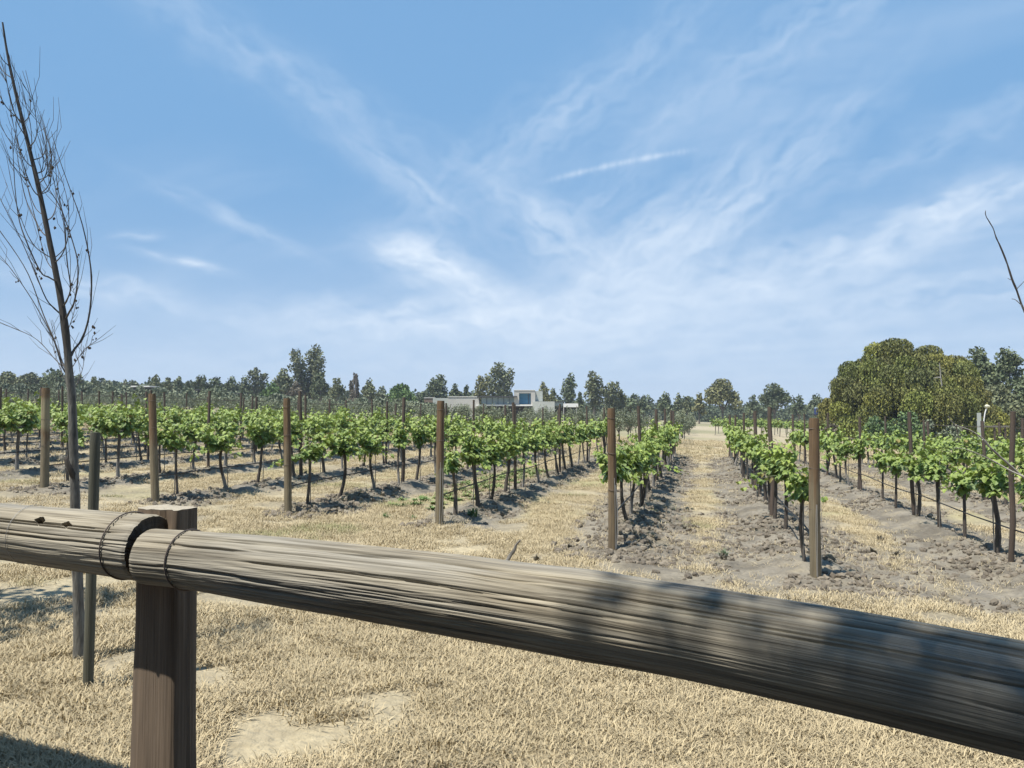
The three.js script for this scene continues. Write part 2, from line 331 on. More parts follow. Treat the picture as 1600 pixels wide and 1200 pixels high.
// ------------------------------------------------------------------ the log fence in front
const CHECKS = (seed, n, L) => { const r = rng(seed), o = []; for (let i = 0; i < n; i++) { const s0 = r() * L - 0.2, l = 0.25 + r() * r() * 1.6; o.push([r() * 6.283, s0, s0 + l, 0.003 + r() * r() * 0.009, 0.0017 + r() * 0.0016, r() * 50]); } return o; };
function logMesh(parent, name, ctr, rad, seed, ns, na, extra = [], holes = []) {
  const curve = new THREE.CatmullRomCurve3(ctr, false, 'centripetal'), L = curve.getLength(), g = new G();
  const checks = CHECKS(seed, Math.round(42 * L), L).concat(extra), rows = [];
  let T0 = null;
  for (let k = 0; k <= ns; k++) {
    const t = k / ns, P = curve.getPointAt(t), T = curve.getTangentAt(t), s = t * L, r0 = rad(t);
    const Bk = T.clone().cross(V(0, 1, 0)).normalize(), Up = Bk.clone().cross(T).normalize();   // Bk points to the camera side
    const near = checks.filter(c => s > c[1] && s < c[2]);
    const row = [];
    for (let a = 0; a <= na; a++) {
      const th = a / na * 2 * Math.PI, ca = Math.cos(th), sa = Math.sin(th);
      let r = r0 * (1 + (vn(ca * 1.2 + seed, sa * 1.2, s * 2.2) - 0.5) * 0.05);
      // weathered ridges running along the log
      const gx = ca * r0 * 1, gz = sa * r0;
      r += (vn(gx * 260 + seed, gz * 260, s * 6) - 0.5) * 0.0026 + (vn(gx * 90, gz * 90 + seed, s * 1.8) - 0.5) * 0.0026;
      for (const [tc, s0, s1, dep, w, ph] of near) {
        let d = th - (tc + (vn(s * 1.1, ph) - 0.5) * 0.13 + (vn(s * 8, ph + 7) - 0.5) * 0.035); d = Math.atan2(Math.sin(d), Math.cos(d)) * r0;
        if (Math.abs(d) < 0.02) { const e = Math.min(1, (s - s0) / 0.12, (s1 - s) / 0.12); r -= dep * e * Math.exp(-(d * d) / (w * w)); }
      }
      for (const [th0, s0, hw, hl, dep] of holes) {
        let d = Math.atan2(Math.sin(th - th0), Math.cos(th - th0)) * r0; const m = Math.abs(d) / hw + Math.abs(s - s0) / hl;
        r -= dep * sm(1.05, 0.85, m + (vn(th * 30, s * 60) - 0.5) * 0.25);
      }
      // broken rim
      const q = Math.min(s, L - s); if (q < 0.012) r -= (0.012 - q) * 0.3;
      const tn = vn(gx * 320 + 9, gz * 320, s * 5 + seed) * 0.55 + vn(gx * 70, gz * 70 + 3, s * 1.6) * 0.45;
      const wn = fbm(gx * 10 + 3, gz * 10, s * 2, 3);
      let c = mix3(mix3([0.395, 0.35, 0.26], [0.20, 0.17, 0.12], sm(0.25, 0.75, tn)), [0.30, 0.285, 0.245], sm(0.4, 0.65, wn) * 0.6);
      for (const [th0, s0, hw, hl] of holes) if (Math.abs(Math.atan2(Math.sin(th - th0), Math.cos(th - th0)) * r0) / hw + Math.abs(s - s0) / hl < 0.98) c = [0.045, 0.032, 0.022];   // dark wood in the knot, painted darker for the shade of its depth
      row.push(g.v(P.x + (Up.x * ca + Bk.x * sa) * r, P.y + (Up.y * ca + Bk.y * sa) * r, P.z + (Up.z * ca + Bk.z * sa) * r, c, th * r0, s));
    }
    rows.push(row);
  }
  for (let k = 0; k < ns; k++) for (let a = 0; a < na; a++) g.quad(rows[k][a], rows[k][a + 1], rows[k + 1][a + 1], rows[k + 1][a]);
  for (const [k, f] of [[0, 1], [ns, 0]]) { // sawn ends, slightly dished and uneven
    const P = curve.getPointAt(k / ns), T = curve.getTangentAt(k / ns), rings = 7; let prev = rows[k].map(i => g.v(g.p[i * 3], g.p[i * 3 + 1], g.p[i * 3 + 2], [0.16, 0.125, 0.085], 0, 0));
    for (let q = 1; q <= rings; q++) {
      const w = 1 - q / rings, cur = rows[k].map((i, a) => { const e = (hsh(a >> 3, q, seed) - 0.5) * 0.006; return g.v(P.x + (g.p[i * 3] - P.x) * w + T.x * e, P.y + (g.p[i * 3 + 1] - P.y) * w + T.y * e, P.z + (g.p[i * 3 + 2] - P.z) * w + T.z * e, mix3([0.17, 0.135, 0.095], [0.11, 0.085, 0.06], hsh(q, a >> 2, 3)), w, 0); });
      for (let a = 0; a < na; a++) f ? g.quad(prev[a], cur[a], cur[a + 1], prev[a + 1]) : g.quad(prev[a], prev[a + 1], cur[a + 1], cur[a]);
      prev = cur;
    }
  }
  return { m: mesh(name, g.geo(), M.log, parent), curve, L, rad };
}
// wire wound once round a log: s(th) drifts along it
function wireRound(log, s0, drift, r, mat, name, parent, th0 = -0.9, th1 = 5.0) {
  const pts = []; for (let i = 0; i <= 60; i++) { const th = lerp(th0, th1, i / 60), t = clamp((s0 + drift(i / 60)) / log.L, 0, 1), P = log.curve.getPointAt(t), T = log.curve.getTangentAt(t), Bk = T.clone().cross(V(0, 1, 0)).normalize(), Up = Bk.clone().cross(T).normalize(), R = log.rad(t) + 0.0035; pts.push(P.addScaledVector(Up, Math.cos(th) * R).addScaledVector(Bk, Math.sin(th) * R)); }
  return mesh(name, new G().tube(pts, r, 6).geo(), mat, parent);
}
{
  const A = at(236, 856, 2.50), B = at(0, 829, 2.76), dir = B.clone().sub(A), far = A.clone().addScaledVector(dir, 3.0);
  const c1 = [far, A.clone().addScaledVector(dir, 1.9), B, A.clone().addScaledVector(dir, 0.5), A];
  const r1 = t => 0.108 + 0.006 * Math.sin(t * 7);
  const L1 = new THREE.CatmullRomCurve3(c1, false, 'centripetal').getLength();
  const hs = px => L1 - A.distanceTo(A.clone().lerp(B, (236 - px) / 236)) * 1.0;
  const log1 = logMesh(null, 'fence_rail', c1, r1, 11, 860, 320,
    [[0.72, hs(300), L1 - 0.03, 0.013, 0.004, 3], [0.35, hs(180), L1 - 0.01, 0.008, 0.003, 9], [0.98, 0, L1, 0.010, 0.003, 5], [1.45, 0.3, L1, 0.008, 0.003, 15], [0.05, hs(60), L1, 0.007, 0.003, 25]],
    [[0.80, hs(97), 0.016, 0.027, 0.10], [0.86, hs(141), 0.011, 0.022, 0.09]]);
  tag(log1.m, 'weathered log rail with two knot holes, its sawn end at the fence post', 'fence rail', 'log rails of the fence');
  const c2 = [at(232, 869, 2.455), at(300, 875, 2.415), at(490, 899, 2.27), at(660, 922, 2.2), at(800, 943, 2.13), at(1000, 974, 1.97), at(1330, 1035, 1.72), at(1850, 1140, 1.43)];
  const LV = new THREE.CatmullRomCurve3(c2, false, 'centripetal').getLength(), near2 = c2[7].clone().add(V(1.3, -0.045, 0.42)); c2.push(near2);
  const L2 = new THREE.CatmullRomCurve3(c2, false, 'centripetal').getLength();
  const r2 = tt => { const t = tt * L2 / LV; return lerp(0.092, 0.106, sm(0, 0.25, t)) + 0.012 * sm(0.2, 0.45, t) + 0.004 * Math.exp(-(((t - 0.54) / 0.05) ** 2)); };
  const log2 = logMesh(null, 'fence_rail', c2, r2, 29, 800, 330,
    [[0.85, 0.02, 0.5, 0.009, 0.003, 3], [1.15, 0.4, 1.3, 0.009, 0.003, 8], [0.4, 0.1, 1.0, 0.007, 0.0028, 12], [1.9, 0.35, 0.75, 0.014, 0.004, 18], [1.6, 0.1, 0.6, 0.012, 0.0035, 28]], []);
  tag(log2.m, 'long weathered log rail running toward the camera, thicker at its near end', 'fence rail', 'log rails of the fence');
  // the squared post they lean on
  const P0 = at(262, 800, 2.62), base = V(P0.x, gy(P0.x, P0.z), P0.z), topY = at(262, 792, 2.62).y - base.y;
  const post = thing('fence_post', base, 'thick squared timber post with split head where the two log rails meet', 'fence post');
  post.rotation.y = -0.37;  // turned with the fence line
  const g = new G(), W = 0.095, D = 0.058, prof = [];
  const sides = 44;
  for (let s = 0; s < sides; s++) { const a = s / sides * 2 * Math.PI, ca = Math.cos(a), sa = Math.sin(a), n = 7, q = Math.pow(Math.pow(Math.abs(ca / W), n) + Math.pow(Math.abs(sa / D), n), -1 / n); prof.push([ca * q, sa * q]); }
  const nv = 60, rows = [];
  for (let k = 0; k <= nv; k++) {
    const h = -0.3 + (topY + 0.3) * k / nv, fl = 1 + 0.12 * sm(0.9, 0.0, h / topY) * 1; rows.push(prof.map(([x, z], s) => {
      let w = fl * (1 + (vn(s * 1.1, h * 6, 4.5) - 0.5) * 0.05 + (vn(s * 3.1, h * 2.2, 6.5) - 0.5) * 0.04);
      const split = z > 0 && x > 0.03 && x < 0.075 ? sm(0.16, 0.02, topY - h) * 0.22 * (0.5 + vn(s * 2.3, h * 30)) : 0;
      return g.v(x * w, h - (k === nv ? 0.006 * vn(x * 60, z * 60) : 0), z * (w - split), null, s / sides * 0.5, h);
    }));
  }
  for (let k = 0; k < nv; k++) for (let s = 0; s < sides; s++) { const t = (s + 1) % sides; g.quad(rows[k][t], rows[k][s], rows[k + 1][s], rows[k + 1][t]); }
  { const sh = g, cap = new G(); const rim = rows[nv].map(i => cap.v(sh.p[i * 3], sh.p[i * 3 + 1] + 0.001, sh.p[i * 3 + 2], null, sh.p[i * 3], sh.p[i * 3 + 2])), m = cap.v(0, topY + 0.001, 0, null, 0, 0); for (let s = 0; s < sides; s++) cap.t(m, rim[(s + 1) % sides], rim[s]); tag(mesh('end_grain', cap.geo(true), std({ color: rgb(0.42, 0.37, 0.28), map: rep(soilTone, 8), bumpMap: rep(soilBump, 14), bumpScale: 0.004 }), post), 'pale weathered end grain'); }
  const shaftGeo = g.geo(); mesh('shaft', shaftGeo, M.timber, post);
  for (const [end, back, label] of [[near2, V(0.02, 0, -0.19), 'squared timber post at the near end of the long rail'], [far, V(0.05, 0, -0.19), 'squared timber post at the far end of the rail with knot holes']]) {
    const q = V(end.x + back.x - (end === far ? 0 : 0.12), 0, end.z + back.z), p2 = thing('fence_post', V(q.x, gy(q.x, q.z), q.z), label, 'fence post'); p2.rotation.y = -0.37; mesh('shaft', shaftGeo, M.timber, p2);
  }
  // binding wires: one round each rail
  const w1 = wireRound(log1, L1 - 0.085, q => -0.03 * Math.sin(q * 2.6) + 0.05 * q * q, 0.0027, M.wire, 'binding_wire', null);
  tag(w1, 'rusty wire looped round the end of the rail with knot holes', 'wire', 'binding wires of the fence');
  const w2 = wireRound(log2, 0.165, q => -0.045 * Math.sin(q * 2.6) + 0.10 * q * q, 0.0027, M.wire, 'binding_wire', null);
  tag(w2, 'rusty wire looped round the narrow end of the long rail', 'wire', 'binding wires of the fence');
  const w3 = wireRound(log1, hs(48), q => 0.03 * Math.sin(q * 4), 0.0009, M.paleWire, 'binding_wire', null);
  tag(w3, 'hair-thin pale wire looped round the rail beyond its knot holes', 'wire', 'binding wires of the fence');
}

// ------------------------------------------------------------------ posts of the vineyard
const ROWNAME = k => k < 0 ? `the ${ORD[-k - 1]} row behind the leftmost end post` : k <= 5 ? `the row of the ${['leftmost', 'second', 'third', 'fourth', 'fifth', 'rightmost'][k]} end post` : `the ${ORD[k - 6]} row beyond the rightmost end post`;
const END_LEAN = [[0.0, 0.012], [0.05, 0], [0.02, 0.0], [-0.012, 0.01], [0.012, 0.01], [0.0, 0.01]];
{
  const heights = [1.68, 1.66, 1.66, 1.70, 1.66, 1.62], feats = ['pale tall', 'slightly leaning brown', 'brown straight', 'brown worn', 'dark brown wire-bound', 'large brown and grey wire-bound'];
  ROWS.filter(r => r.k >= 0 && r.k <= 5).forEach(row => {
    const k = row.k, [x, z] = xz(row.u, row.v), b = V(x, gy(x, z), z), H = heights[k], r0 = [0.066, 0.058, 0.052, 0.055, 0.050, 0.054][k];
    const t = thing('end_post', b, `${feats[k]} wooden end post, ${['leftmost', 'second', 'third', 'fourth', 'fifth', 'rightmost'][k]} of the six thick ones`, 'post', 'thick end posts of the vine rows');
    t.rotation.z = END_LEAN[k][0]; t.rotation.x = END_LEAN[k][1];
    const pts = []; for (let i = 0; i <= 40; i++) { const h = -0.35 + (H + 0.35) * i / 40; pts.push(V((vn(h * 1.3, k + 3) - 0.5) * 0.012, h, (vn(h * 1.3, k + 13) - 0.5) * 0.012)); }
    const g = new G();
    g.tube(pts, q => r0 * (1.06 - 0.1 * q) * (q > 0.985 ? 0.93 : 1), 26, { jag: 0.035, seed: k + 1, col: (q, a, len) => {
      const h = q * (H + 0.35) - 0.35, n = fbm(a * 1.3 + k * 9, h * 3, 4.5, 4);
      // bare grey wood low down where the brown stain has worn off, brown above, knots and streaks
      let c = mix3([0.205, 0.135, 0.072], [0.112, 0.07, 0.039], sm(0.35, 0.68, fbm(a * 4 + k, h * 1.4, 7.5, 4)));
      const grey = sm(0.62, 0.38, h / H + (n - 0.5) * 0.9); c = mix3(c, [0.225, 0.19, 0.122], grey * (k === 4 ? 0.45 : 0.85));
      if (k === 0) c = mix3(c, [0.30, 0.255, 0.155], sm(0.55, 0.62, h / H + (n - 0.5) * 0.1) * sm(0.93, 0.86, h / H));
      return c; } });
    mesh('shaft', g.geo(), M.post, t);
    for (const h of [0.42, 0.68, 0.93]) {
      const hp = H * h, ring = new G(), wp = []; for (let i = 0; i <= 24; i++) { const a = i / 24 * 6.283; wp.push(V(Math.cos(a) * (r0 * 1.035), hp + Math.sin(a + k) * 0.006, Math.sin(a) * (r0 * 1.035))); }
      ring.tube(wp, 0.0028, 5, { cap: false }); mesh('wire_loop', ring.geo(), M.wire, t);
    }
    if (k >= 3) { // slack ends of trellis wire hanging down the post
      const r = rng(40 + k);
      for (let s = 0; s < 3; s++) { const a = 0.5 + r() * 0.9 + s * 0.25, hp = H * (s ? 0.45 : 0.5), wp = []; for (let i = 0; i <= 12; i++) { const q = i / 12; wp.push(V(Math.cos(a) * (r0 * 1.05 + Math.sin(q * 3.1) * 0.03 * (s + 1) / 2), hp * (1 - q) + 0.01, Math.sin(a) * (r0 * 1.05 + 0.012))); } mesh('slack_wire', new G().tube(wp, 0.0026, 4).geo(), M.paleWire, t); }
    }
  });
  // thin line posts along each row and a thicker one at its far end
  const variants = [0, 1, 2, 3].map(i => { const pts = []; for (let q = 0; q <= 14; q++) { const h = -0.25 + 1.97 * q / 14; pts.push(V((vn(h * 2, i * 5) - 0.5) * 0.03, h, (vn(h * 2, i * 5 + 9) - 0.5) * 0.03)); } return new G().tube(pts, t => 0.036 - 0.004 * t, 9, { jag: 0.1, seed: i }).geo(); });
  const r = rng(61);
  for (const row of ROWS) {
    let n = 0;
    for (let u = row.u + (row.k >= 0 && row.k <= 5 ? 4.3 : 0.2 + r() * 3), last = false; !last; u += 4.4 + (r() - 0.5) * 0.5) {
      if (u > U_END - 2) { u = U_END; last = true; }
      const [x, z] = xz(u, row.v + (r() - 0.5) * 0.06); if (!inView({ x, z }, 6) || -z < 4) continue;
      const m = mesh('trellis_post', variants[Math.floor(r() * 4)], M.thinPost); m.position.set(x, gy(x, z), z); m.rotation.set((r() - 0.5) * 0.06, r() * 6, (r() - 0.5) * 0.06); const s = last ? 1.35 : 0.85 + r() * 0.3; m.scale.set(s, 0.96 + r() * 0.08, s);
      tag(m, `thin trellis post, ${last ? 'farthest' : ORD[n++] + ' in view'}, in ${ROWNAME(row.k)}`, 'post', 'thin posts of the trellis');
    }
  }
}
// trellis wires and the drip hose of each row
{
  const r = rng(71);
  for (const row of ROWS) {
    const us = []; for (let u = row.u; u < U_END; u += 1.1) us.push(u); us.push(U_END);
    const path = (h, sag, w) => us.map((u, i) => { const [x, z] = xz(u, row.v + w * (vn(u * 0.7, row.k * 3.3) - 0.5)); return V(x, gy(x, z, false) + h - sag * Math.abs(Math.sin(u * 0.72)), z); });
    const seen = path(0, 0, 0).some(p => inView(p, 0)); if (!seen) continue;
    const o = path(0, 0, 0)[0], shift = ps => ps.map(p => p.clone().sub(o));
    const t = thing('trellis_wires', o, `thin steel wires strung along ${ROWNAME(row.k)}`, 'wire', 'trellis wires along the rows');
    for (const h of [0.8, 1.18, 1.56]) mesh('wire', new G().tube(shift(path(h, 0.01, 0)), 0.0019, 4).geo(), M.wire, t);
    const hose = mesh('drip_hose', new G().tube(shift(path(0.40, 0.035, 0.03)), 0.0095, 6).geo(), M.hose); hose.position.copy(o);
    tag(hose, `black drip irrigation hose hung along ${ROWNAME(row.k)}`, 'hose', 'drip hoses along the rows');
  }
}

// ------------------------------------------------------------------ grapevines
function vineLeaf(g, P, dir, up, s, c, detail) {
  // a five-lobed leaf, folded along its midrib
  const side = dir.clone().cross(up).normalize(), n = side.clone().cross(dir).normalize();
  const L = detail ? [[0, 0], [0.42, -0.10], [0.40, 0.22], [0.62, 0.42], [0.34, 0.56], [0.24, 0.82], [0, 1.02]] : [[0, 0], [0.52, 0.05], [0.46, 0.55], [0, 1.0]];
  const mid = [];
  const pt = (x, y, z) => g.v(P.x + side.x * x * s + dir.x * y * s + n.x * z * s, P.y + side.y * x * s + dir.y * y * s + n.y * z * s, P.z + side.z * x * s + dir.z * y * s + n.z * z * s, c);
  const droop = y => -0.22 * y * y, m0 = pt(0, 0.3, -0.02);
  for (const sg of [1, -1]) { const id = L.map(([x, y]) => pt(x * sg, y, droop(y) + 0.16 * x)); for (let i = 0; i < id.length - 1; i++) sg > 0 ? g.t(m0, id[i], id[i + 1]) : g.t(m0, id[i + 1], id[i]); }
}
function buildVine(seed, detail, vigor = 1) {
  const r = rng(seed), trunk = new G(), fol = new G(), root = new THREE.Group();
  const H = 0.70 + r() * 0.1, bend = (r() - 0.5) * 0.22, bz = (r() - 0.5) * 0.14, ph = r() * 6;
  const tp = []; for (let i = 0; i <= 9; i++) { const q = i / 9; tp.push(V(bend * Math.sin(q * 2.6 + ph * 0.2) * q, -0.06 + (H + 0.06) * q, bz * Math.sin(q * 3 + ph))); }
  const dark = mix3([0.085, 0.068, 0.055], [0.14, 0.12, 0.1], r()), pale = r() < 0.45;
  const bc = (q, a, l) => mix3(dark, [0.36, 0.34, 0.31], pale ? sm(0.5, 0.25, q + (vn(l * 30, a * 2) - 0.5) * 0.35) * 0.8 : 0);
  const tr = 0.019 + r() * 0.012;
  trunk.tube(tp, q => tr * (1.25 - 0.35 * q + 0.25 * Math.exp(-q * 14) + 0.3 * Math.exp(-((q - 1) ** 2) * 60)), detail ? 8 : 5, { jag: 0.22, seed, col: bc });
  const top = tp[9], arms = [];
  for (const sg of [1, -1]) {
    const len = (0.17 + r() * 0.24) * Math.min(1, vigor), ap = []; for (let i = 0; i <= 6; i++) { const q = i / 6; ap.push(V(top.x + sg * len * q, top.y + 0.09 * Math.sin(q * 1.8) - 0.01 + (r() - 0.5) * 0.015, top.z + (r() - 0.5) * 0.03)); }
    ap[0] = top.clone(); trunk.tube(ap, q => tr * (0.85 - 0.4 * q), detail ? 7 : 4, { jag: 0.2, seed: seed + 3, col: dark }); arms.push(ap);
  }
  const young = [0.32, 0.405, 0.065], adult = [0.13, 0.212, 0.036], nsh = Math.round((detail ? 20 : 16) * vigor);
  for (let s = 0; s < nsh; s++) {
    const arm = arms[s % 2], q = r() * 6, b = arm[Math.floor(q)].clone().lerp(arm[Math.min(6, Math.floor(q) + 1)], q % 1);
    const len = (0.22 + r() * r() * 0.5 + 0.12 * r()) * (0.7 + 0.3 * vigor), az = r() * 6.283, lean = r() < 0.22 ? 1.0 + r() * 0.6 : 0.05 + r() * 0.6, out = V(Math.cos(az) * Math.sin(lean), Math.cos(lean), Math.sin(az) * Math.sin(lean) * 0.8);
    const sp = []; for (let i = 0; i <= 5; i++) { const t = i / 5; sp.push(b.clone().addScaledVector(out, len * t).add(V(Math.cos(az) * 0.1 * t * t, -0.13 * t * t * lean, Math.sin(az) * 0.1 * t * t))); }
    if (detail) fol.tube(sp, t => 0.0045 * (1.1 - t), 4, { col: [0.10, 0.14, 0.035], cap: false });
    const nl = detail ? 20 + Math.floor(r() * 7) : 9;
    for (let i = 0; i < nl; i++) {
      const t = (i + r() * 0.8) / nl, k = Math.min(4, Math.floor(t * 5)), p = sp[k].clone().lerp(sp[k + 1], t * 5 - k);
      const a2 = r() * 6.283, d = V(Math.cos(a2), -0.15 - r() * 1.1, Math.sin(a2)).normalize();
      p.addScaledVector(d, 0.03 + r() * 0.05);
      const up = V(d.x * 1.2 + (r() - 0.5) * 1.3, 0.75 + r() * 0.5, d.z * 1.2 + (r() - 0.5) * 1.3).normalize();
      const size = (detail ? 0.076 : 0.122) * (0.55 + r() * 0.7) * (1.12 - 0.45 * t * t), tone = clamp(t * 0.75 + (r() - 0.5) * 0.7);
      let c = mix3(adult, young, tone); if (r() < 0.012) c = [0.27, 0.22, 0.06];
      const w = 0.8 + r() * 0.4; vineLeaf(fol, p, d, up, size, [c[0] * w, c[1] * w, c[2] * w], detail);
    }
  }
  mesh('trunk', trunk.geo(), M.vineBark, root);
  mesh('foliage', fol.geo(true), M.leaf, root);
  if (r() < 0.7) { const a = (r() - 0.5) * 0.06, x = 0.05 + r() * 0.05; mesh('stake', new G().tube([V(x, -0.1, 0.02), V(x + a * 0.5, 0.5, 0.02), V(x + a, 0.98, 0.02)], 0.007, 5, { jag: 0.1 }).geo(), M.stake, root); }
  root.userData.category = 'grapevine';
  return root;
}
{
  const near = []; for (let i = 0; i < 10; i++) near.push(buildVine(100 + i * 7, true, 0.85 + 0.4 * hsh(i, 3, 4)));
  const lean = []; for (let i = 0; i < 6; i++) lean.push(buildVine(210 + i * 5, true, 0.62 + 0.2 * hsh(i, 7, 4)));
  const smallV = [buildVine(301, true, 0.55), buildVine(309, true, 0.42)];
  const farV = []; for (let i = 0; i < 6; i++) farV.push(buildVine(500 + i * 7, false, 1.05));
  const r = rng(81);
  let count = 0;
  for (const row of ROWS) {
    let n = 0;
    for (let u = row.u + (row.k >= 0 && row.k <= 5 ? 0.55 : 0.3), i = 0; u < U_END - 0.3; u += 1.13 + (r() - 0.5) * 0.16, i++) {
      const [x, z] = xz(u + (r() - 0.5) * 0.1, row.v + (r() - 0.5) * 0.08), d = Math.hypot(x, z), flip = r() < 0.5 ? Math.PI : 0, pick = r(), sc = 0.93 + r() * 0.16, sy = 0.95 + r() * 0.14, missing = r() < (row.k > 5 ? 0.1 : 0.05);
      if (!inView({ x, z }, 45) || -z < 4 || missing) continue;
      const src = d > 21 ? farV[Math.floor(pick * 6)] : (i === 0 && row.k < 6) || pick < 0.06 || (row.k > 5 && pick < 0.2) ? smallV[pick * 100 % 2 < 1 ? 0 : 1] : (row.k > 4 ? lean : near)[Math.floor(pick * 10) % (row.k > 4 ? 6 : 10)];
      const o = src.clone(); o.name = numbered('grapevine'); scene.add(o);
      o.position.set(x, gy(x, z), z); o.rotation.set((r() - 0.5) * 0.08, ROW_TURN + flip + (r() - 0.5) * 0.15, (r() - 0.5) * 0.1); o.scale.set(sc, sy, sc);
      o.userData = { category: 'grapevine' };
      tag(o, `${d < 19 ? 'leafy' : 'small far'} grapevine, ${ORD[n]} in view, in ${ROWNAME(row.k)}`, null, 'grapevines in the rows');
      n++; count++;
    }
  }
  console.log('vines', count);
}

// ------------------------------------------------------------------ the bare sapling, its stake, and twigs reaching in at the edge
const smooth = (pts, n) => new THREE.CatmullRomCurve3(pts, false, 'centripetal').getPoints(n);
{
  const D = 4.6, base = onGround(124, D), r = rng(91);
  const t = thing('bare_sapling', base, 'tall slender leafless sapling with upswept twigs behind the log rail', 'tree');
  const loc = (px, py, dz = 0) => at(px, py, D + dz).sub(base);
  const trunkPx = [[124, 1040], [123, 950], [119, 860], [117, 760], [114, 680], [112, 620], [108, 580], [104, 530], [97, 480], [88, 430], [76, 370], [63, 305], [49, 245], [33, 180], [20, 125], [10, 75], [4, 35]];
  const tp = smooth(trunkPx.map(([a, b], i) => loc(a, b, 0)), 90);
  const TR = q => lerp(0.031, 0.0045, Math.pow(q, 1.15)) * (1 + 0.25 * Math.exp(-q * 40)) + 0.003 * Math.exp(-(((q - 0.46) / 0.03) ** 2));
  mesh('trunk', new G().tube(tp, TR, 14, { jag: 0.09, seed: 4, col: (q, a, l) => mix3(mix3([0.19, 0.185, 0.165], [0.075, 0.066, 0.056], sm(0.34, 0.46, q + (vn(a * 2, l * 6) - 0.5) * 0.12)), [0.06, 0.05, 0.042], sm(0.62, 0.74, vn(a * 3, l * 5, 2.5)) * 0.8) }).geo(), M.sapling, t);
  { // a broken stub low on the trunk
    const b = loc(118, 752), st = new G(); st.tube([b, b.clone().add(V(-0.012, 0.07, 0.03)), b.clone().add(V(-0.04, 0.135, 0.035)), b.clone().add(V(-0.05, 0.15, 0.03))], [0.02, 0.019, 0.014, 0.009], 7, { jag: 0.2, col: [0.07, 0.06, 0.05] }); mesh('branch_stub', st.geo(), M.sapling, t);
  }
  const pods = new G();
  const pod = p => { for (let k = 0; k < 2; k++) { const s = 0.004 + r() * 0.005, o = V((r() - 0.5) * 0.02, -0.01 - r() * 0.015, (r() - 0.5) * 0.02).add(p); pods.tube([o.clone().add(V(0, s * 1.4, 0)), o.clone().add(V(s * 0.3, 0, 0)), o.clone().add(V(0, -s * 1.3, s * 0.3))], [0.001, s, 0.001], 5, { jag: 0.3, seed: r() * 99 }); } };
  const addBranch = (pts, r0, twigs = true, n = 26) => {
    const c = smooth(pts, n); const br = mesh('branch', new G().tube(c, q => lerp(r0, 0.0012, Math.pow(q, 0.8)) * (1 + 0.25 * (vn(q * 26, r0 * 9e3) > 0.72 ? 1 : 0)), 6).geo(), M.twig, t);
    if (twigs) { for (let i = 5; i < n - 1; i++) if (r() < 0.34) { const p = c[i], d = c[i + 1].clone().sub(c[i]).normalize(), side = V(r() - 0.5, 0.1, r() - 0.5).normalize(), l = 0.06 + r() * 0.26; mesh('twig', new G().tube([p, p.clone().addScaledVector(d, l * 0.4).addScaledVector(side, l * 0.28), p.clone().addScaledVector(d, l).addScaledVector(side, l * 0.34)], [0.0016, 0.0014, 0.0008], 4).geo(), M.twig, br); if (r() < 0.2) pod(p.clone().addScaledVector(side, 0.012)); } }
  };
  const B = [
    [[[111, 556], [116, 546], [127, 532], [139, 495], [143, 438], [139, 399], [127, 345], [110, 297], [91, 243], [80, 205]], 0.0085],
    [[[103, 498], [108, 488], [116, 472], [122, 416], [113, 376], [93, 322], [68, 280], [60, 240]], 0.0065],
    [[[98, 480], [104, 470], [110, 452], [105, 410], [99, 345], [90, 290], [84, 235]], 0.0055],
    [[[94, 490], [84, 481], [74, 470], [51, 416], [27, 362], [3, 316], [-12, 285]], 0.0055],
    [[[88, 440], [76, 433], [65, 427], [48, 393], [31, 348], [24, 300], [21, 251], [18, 200]], 0.0055],
    [[[108, 584], [99, 570], [82, 525], [68, 492], [42, 424], [3, 365], [-20, 335]], 0.0065],
    [[[107, 590], [98, 575], [84, 532], [56, 478], [28, 435], [5, 405], [-15, 385]], 0.0045],
    [[[108, 588], [96, 572], [85, 560], [54, 528], [3, 505], [-30, 490]], 0.0038],
    [[[76, 372], [66, 363], [58, 350], [40, 310], [30, 262], [24, 215]], 0.0048],
    [[[72, 345], [82, 338], [88, 318], [84, 280], [75, 245], [70, 205]], 0.0045],
    [[[63, 308], [54, 300], [46, 285], [36, 255], [28, 220], [24, 190]], 0.004],
    [[[58, 288], [68, 280], [74, 262], [70, 225], [58, 180]], 0.004],
    [[[84, 412], [94, 402], [102, 385], [100, 340], [88, 300], [80, 262]], 0.0045],
    [[[52, 262], [42, 254], [32, 236], [22, 200], [14, 165]], 0.0036],
    [[[45, 230], [54, 220], [58, 200], [52, 160], [40, 110]], 0.0036],
    [[[36, 195], [28, 186], [20, 170], [12, 135], [6, 100]], 0.003],
    [[[112, 612], [120, 600], [128, 580], [131, 562], [130, 540]], 0.003],
    [[[112, 575], [122, 560], [133, 545], [150, 533]], 0.0024],
    [[[104, 520], [112, 500], [118, 470], [108, 430]], 0.003],
    [[[110, 605], [100, 590], [92, 570], [83, 540], [81, 500]], 0.003],
  ];
  B.forEach(([p, r0], i) => { const dep = (hsh(i, 5, 9) - 0.5) * 0.9; addBranch(p.map(([a, b], k) => loc(a, b, dep * Math.min(1, k / 3))), r0); });
  for (let i = 0; i < 16; i++) { const q = 0.52 + r() * 0.44, p = tp[Math.floor(q * 89)], az = r() * 6.283, L = (0.35 + r() * 0.6) * (1.2 - q * 0.6), o = V(Math.cos(az), 0, Math.sin(az)); addBranch([p.clone(), p.clone().addScaledVector(o, L * 0.16).add(V(0, L * 0.12, 0)), p.clone().addScaledVector(o, L * 0.26).add(V(-L * 0.06, L * 0.5, 0)), p.clone().addScaledVector(o, L * 0.24).add(V(-L * 0.2, L, 0))], 0.0034, true, 16); }
